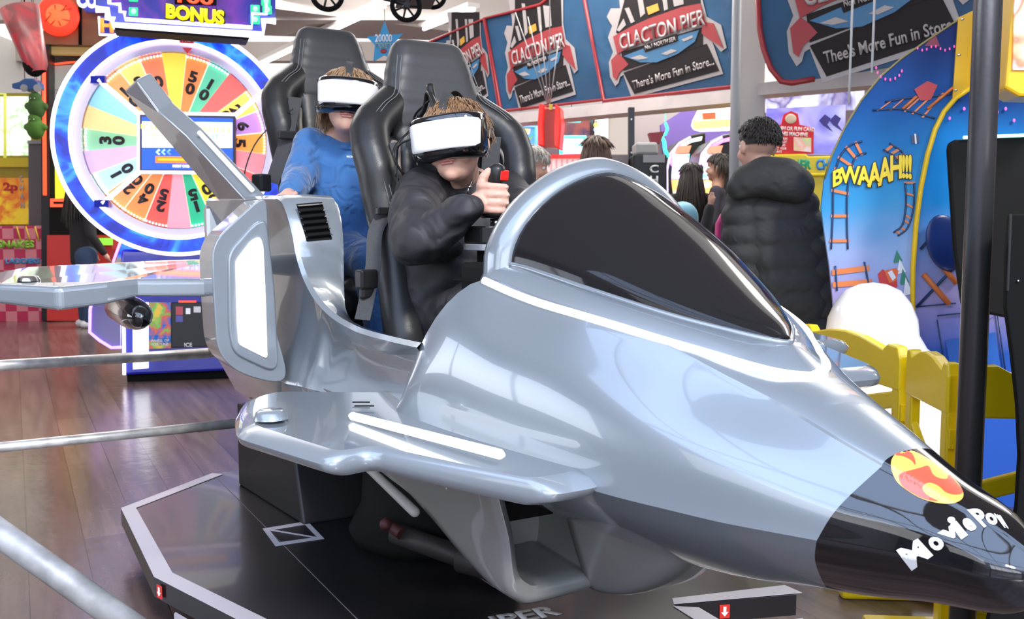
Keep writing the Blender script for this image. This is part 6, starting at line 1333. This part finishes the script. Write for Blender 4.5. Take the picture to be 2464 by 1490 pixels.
for q in [[(2210,738),(2300,730)], [(2255,760),(2350,750)], [(2350,790),(2400,755),(2420,900)], [(2255,770),(2275,890)]]: pr.tube('line_art', q, .003, M_rail, fp_, off=-.022)
pr.slab('block_art', [(2275,820),(2395,800),(2410,900),(2290,905)], mat('print_blue', (.01,.10,.45), .4), fp_, off=-.02, th=.003); pr.slab('hill_art', [(2100,840),(2170,738),(2196,745),(2204,850),(2206,900),(2110,900)], mat('print_lilac', (.20,.22,.62), .4), sp_, off=.003, th=.002)
for i, (x, y) in enumerate([(2285,285),(2320,262),(2400,270),(2440,290),(2420,262)]): mb = MB(); mb.ell(pr.p(x, y, -.02), (.006,.003,.008), None, 8); obj('spark_art', mb, glow('print_pink2', (.55,.15,.6), .5), fp_)
# screen hood, amber head box
ph = PLN(2420, 560, 3.35, -8)
mh = ph.slab('seat_shell', [(2281,362),(2284,344),(2300,336),(2600,322),(2600,800),(2470,775),(2380,757),(2316,738),(2296,600)], M_blackm, sim, th=.03, bevel=.01)
ph.tube('light_line', [(2318,331),(2420,327),(2600,322)], .006, glow('pale_cyan', (.4,.85,.9), 1.3), sim, off=.01)
pa = PLN(2430, 100, 3.2, -8); hb_ = pa.slab('head_box', [(2440,-60),(2600,-60),(2600,236),(2452,232),(2417,212),(2424,140)], mat('amber_panel'), sim, th=.15, bevel=.01)
pa.slab('head_box_side', [(2392,-60),(2440,-60),(2424,162),(2420,190),(2388,195),(2390,100)], mat('amber_dark', (.50,.26,.005), .4), sim, off=-.2, th=.05)
pa.slab('head_screen', [(2443,-60),(2600,-60),(2600,172),(2437,168)], art('screen_print', [(.2,.55,.95),(.55,.8,1),(.8,.15,.08),(.9,.6,.4),(.1,.25,.7)], 4, .5), hb_, off=.006, th=.01)
set_root(sim)
# near black cabinet at the right edge
pk = PLN(2470, 900, 2.05, -5); kb = thing('dark_cabinet', 'tall matt black cabinet edge at the far right', 'cabinet', (pk.p(2520,900).x, 2.25, 0))
b_ = pk.slab('side', [(2432,515),(2700,515),(2700,1700),(2340,1700),(2365,1560),(2400,1400),(2432,1310),(2448,1220),(2455,1100),(2450,980),(2436,850),(2421,740),(2424,600)], M_blackm, kb, th=.02, bevel=.004)
mb = MB(); q_ = [pk.p(x, y, -.02) for x, y in [(2440,515),(2700,515),(2700,1700),(2400,1700),(2440,1310),(2458,1100),(2445,850),(2428,740),(2432,600)]]; mb.prism(q_, V((.20,.26,0))); obj('housing', mb, M_blackm, kb)
mb = MB(); pk.slab('trim_line', [(2431,515),(2436,515),(2428,700),(2424,700)], M_blackp, b_, off=.004, th=.006); mb.ell(pk.p(2450, 676, .003), .003); obj('screw', mb, M_chrome, b_); set_root(kb)
# graphite post
c = at(2340, 900, 2.25); mb = MB(); mb.cyl((c.x, c.y, 0), (c.x, c.y, 4.0), .0315, n=32); post = obj('steel_post', mb, mat('graphite_post', (.16,.16,.165), .34, .8, bump=(60,.05))); tag(post, 'graphite grey round steel post in front of the blue simulator', 'post')
# white ride seat, brightened by an added spot
pd = at(2098, 800, 3.62); dm = thing('ride_seat', 'bright white rounded plastic ride seat behind the yellow barrier', 'ride', (pd.x, pd.y, 0)); M_dw = mat('white_ride_plastic', (.92,.92,.93), .35, coat=.4)
mb = MB(); mb.lathe([(.001,.90),(.05,.893),(.10,.87),(.14,.82),(.165,.76),(.172,.70),(.20,.65),(.26,.60),(.30,.52),(.31,.40),(.31,.02),(.001,.02)], (pd.x, pd.y, 0), n=48); mb.v = [V((p.x, p.y, p.z)) for p in mb.v]; obj('shell', mb, M_dw, dm, loc=(-pd.x, -pd.y, 0))
mb = MB(); mb.box((pd.x-.06, pd.y-.02, .3), (.6,.5,.56)); obj('plinth', mb, M_dw, dm, bevel=.06, loc=(-pd.x, -pd.y, 0))
lamp('seat_fill_spot', 'SPOT', (3.2, 1.6, 3.6), 420, (1,.97,.93), target=(1.40, 3.55, .6), spot_size=.36, spot_blend=.4, shadow_soft_size=.3)  # spot added only to overexpose the white seat
# ---------------------------------------------------------------- yellow barrier panels
M_yb = mat('barrier_yellow', (.86,.60,.005), .32, coat=.3)
def barrier(p0, p1, label, slats, lean=1, zt=.745, dip=.05):
    p0 = V((*p0, 0)); p1 = V((*p1, 0)); Lg = (p1-p0).length; U = (p1-p0).normalized(); N = V((U.y, -U.x, 0))
    if N.y > 0: N = -N
    t = thing('crowd_barrier', label, 'barrier', tuple((p0+p1)/2), group='yellow barrier panels'); off = -V(t.location)
    def P(u, z): return p0+U*(u*Lg)+V((0,0,z))
    def S(name, pts, th=.03, o=0, par=t, bev=.006): mb = MB(); mb.prism([P(u, z)-N*(th/2-o) for u, z in pts], N*th); return obj(name, mb, M_yb, par, bevel=bev, loc=off if par is t else None)
    top = [(0,zt-.05),(.0,zt),(.07,zt+.012),(.12,zt-.006),(.5,zt+.0),(.88,zt-.006),(.93,zt+.012),(1,zt),(1,zt-.05)]
    fr = S('frame', [(0,.06),(0,zt-.03),(.02,zt+.005),(.10,zt+.008),(.14,zt-.012),(.35,zt+.012),(.5,zt+.018),(.65,zt+.012),(.86,zt-.012),(.90,zt+.008),(.98,zt+.005),(1,zt-.03),(1,zt-.13),(0,zt-.13)][1:], .035)
    w = .045/Lg
    for u0 in (0, 1-w): S('upright', [(u0,.03),(u0+w,.03),(u0+w,zt-.02),(u0,zt-.02)], .03)
    S('lower_rail', [(0,.09),(1,.09),(1,.17),(0,.17)], .03)
    for z0, z1 in slats: S('slat', [(w*.5, z0), (1-w*.5, z1), (1-w*.5, z1+.055), (w*.5, z0+.055)], .022)
    for u in (.12, .88):
        mb = MB(); c_ = P(u, .02); mb.box(c_, (.05,.40,.04), math.atan2(U.y, U.x)); obj('foot', mb, M_yb, t, bevel=.01, loc=off)
    for z in (.55, .25): mb = MB(); mb.box(P(1, z), (.02,.02,.05), 0); obj('hinge', mb, M_yb, t, loc=off)
    return t
barrier((1.02,4.25), (1.105,3.60), 'yellow plastic barrier panel under the puffer coat, farthest of the run', [(.50,.56),(.36,.46),(.22,.32)])
barrier((1.11,3.52), (1.185,2.80), 'yellow plastic barrier panel in front of the white ride seat', [(.40,.56),(.26,.42),(.14,.28)])
barrier((1.19,2.76), (1.165,2.44), 'narrow turned yellow barrier panel left of the graphite post', [(.50,.30),(.34,.14)])
barrier((1.165,2.41), (2.05,2.30), 'yellow plastic barrier panel right of the graphite post', [(.02,.46),(.20,.60),(.38,.64)])
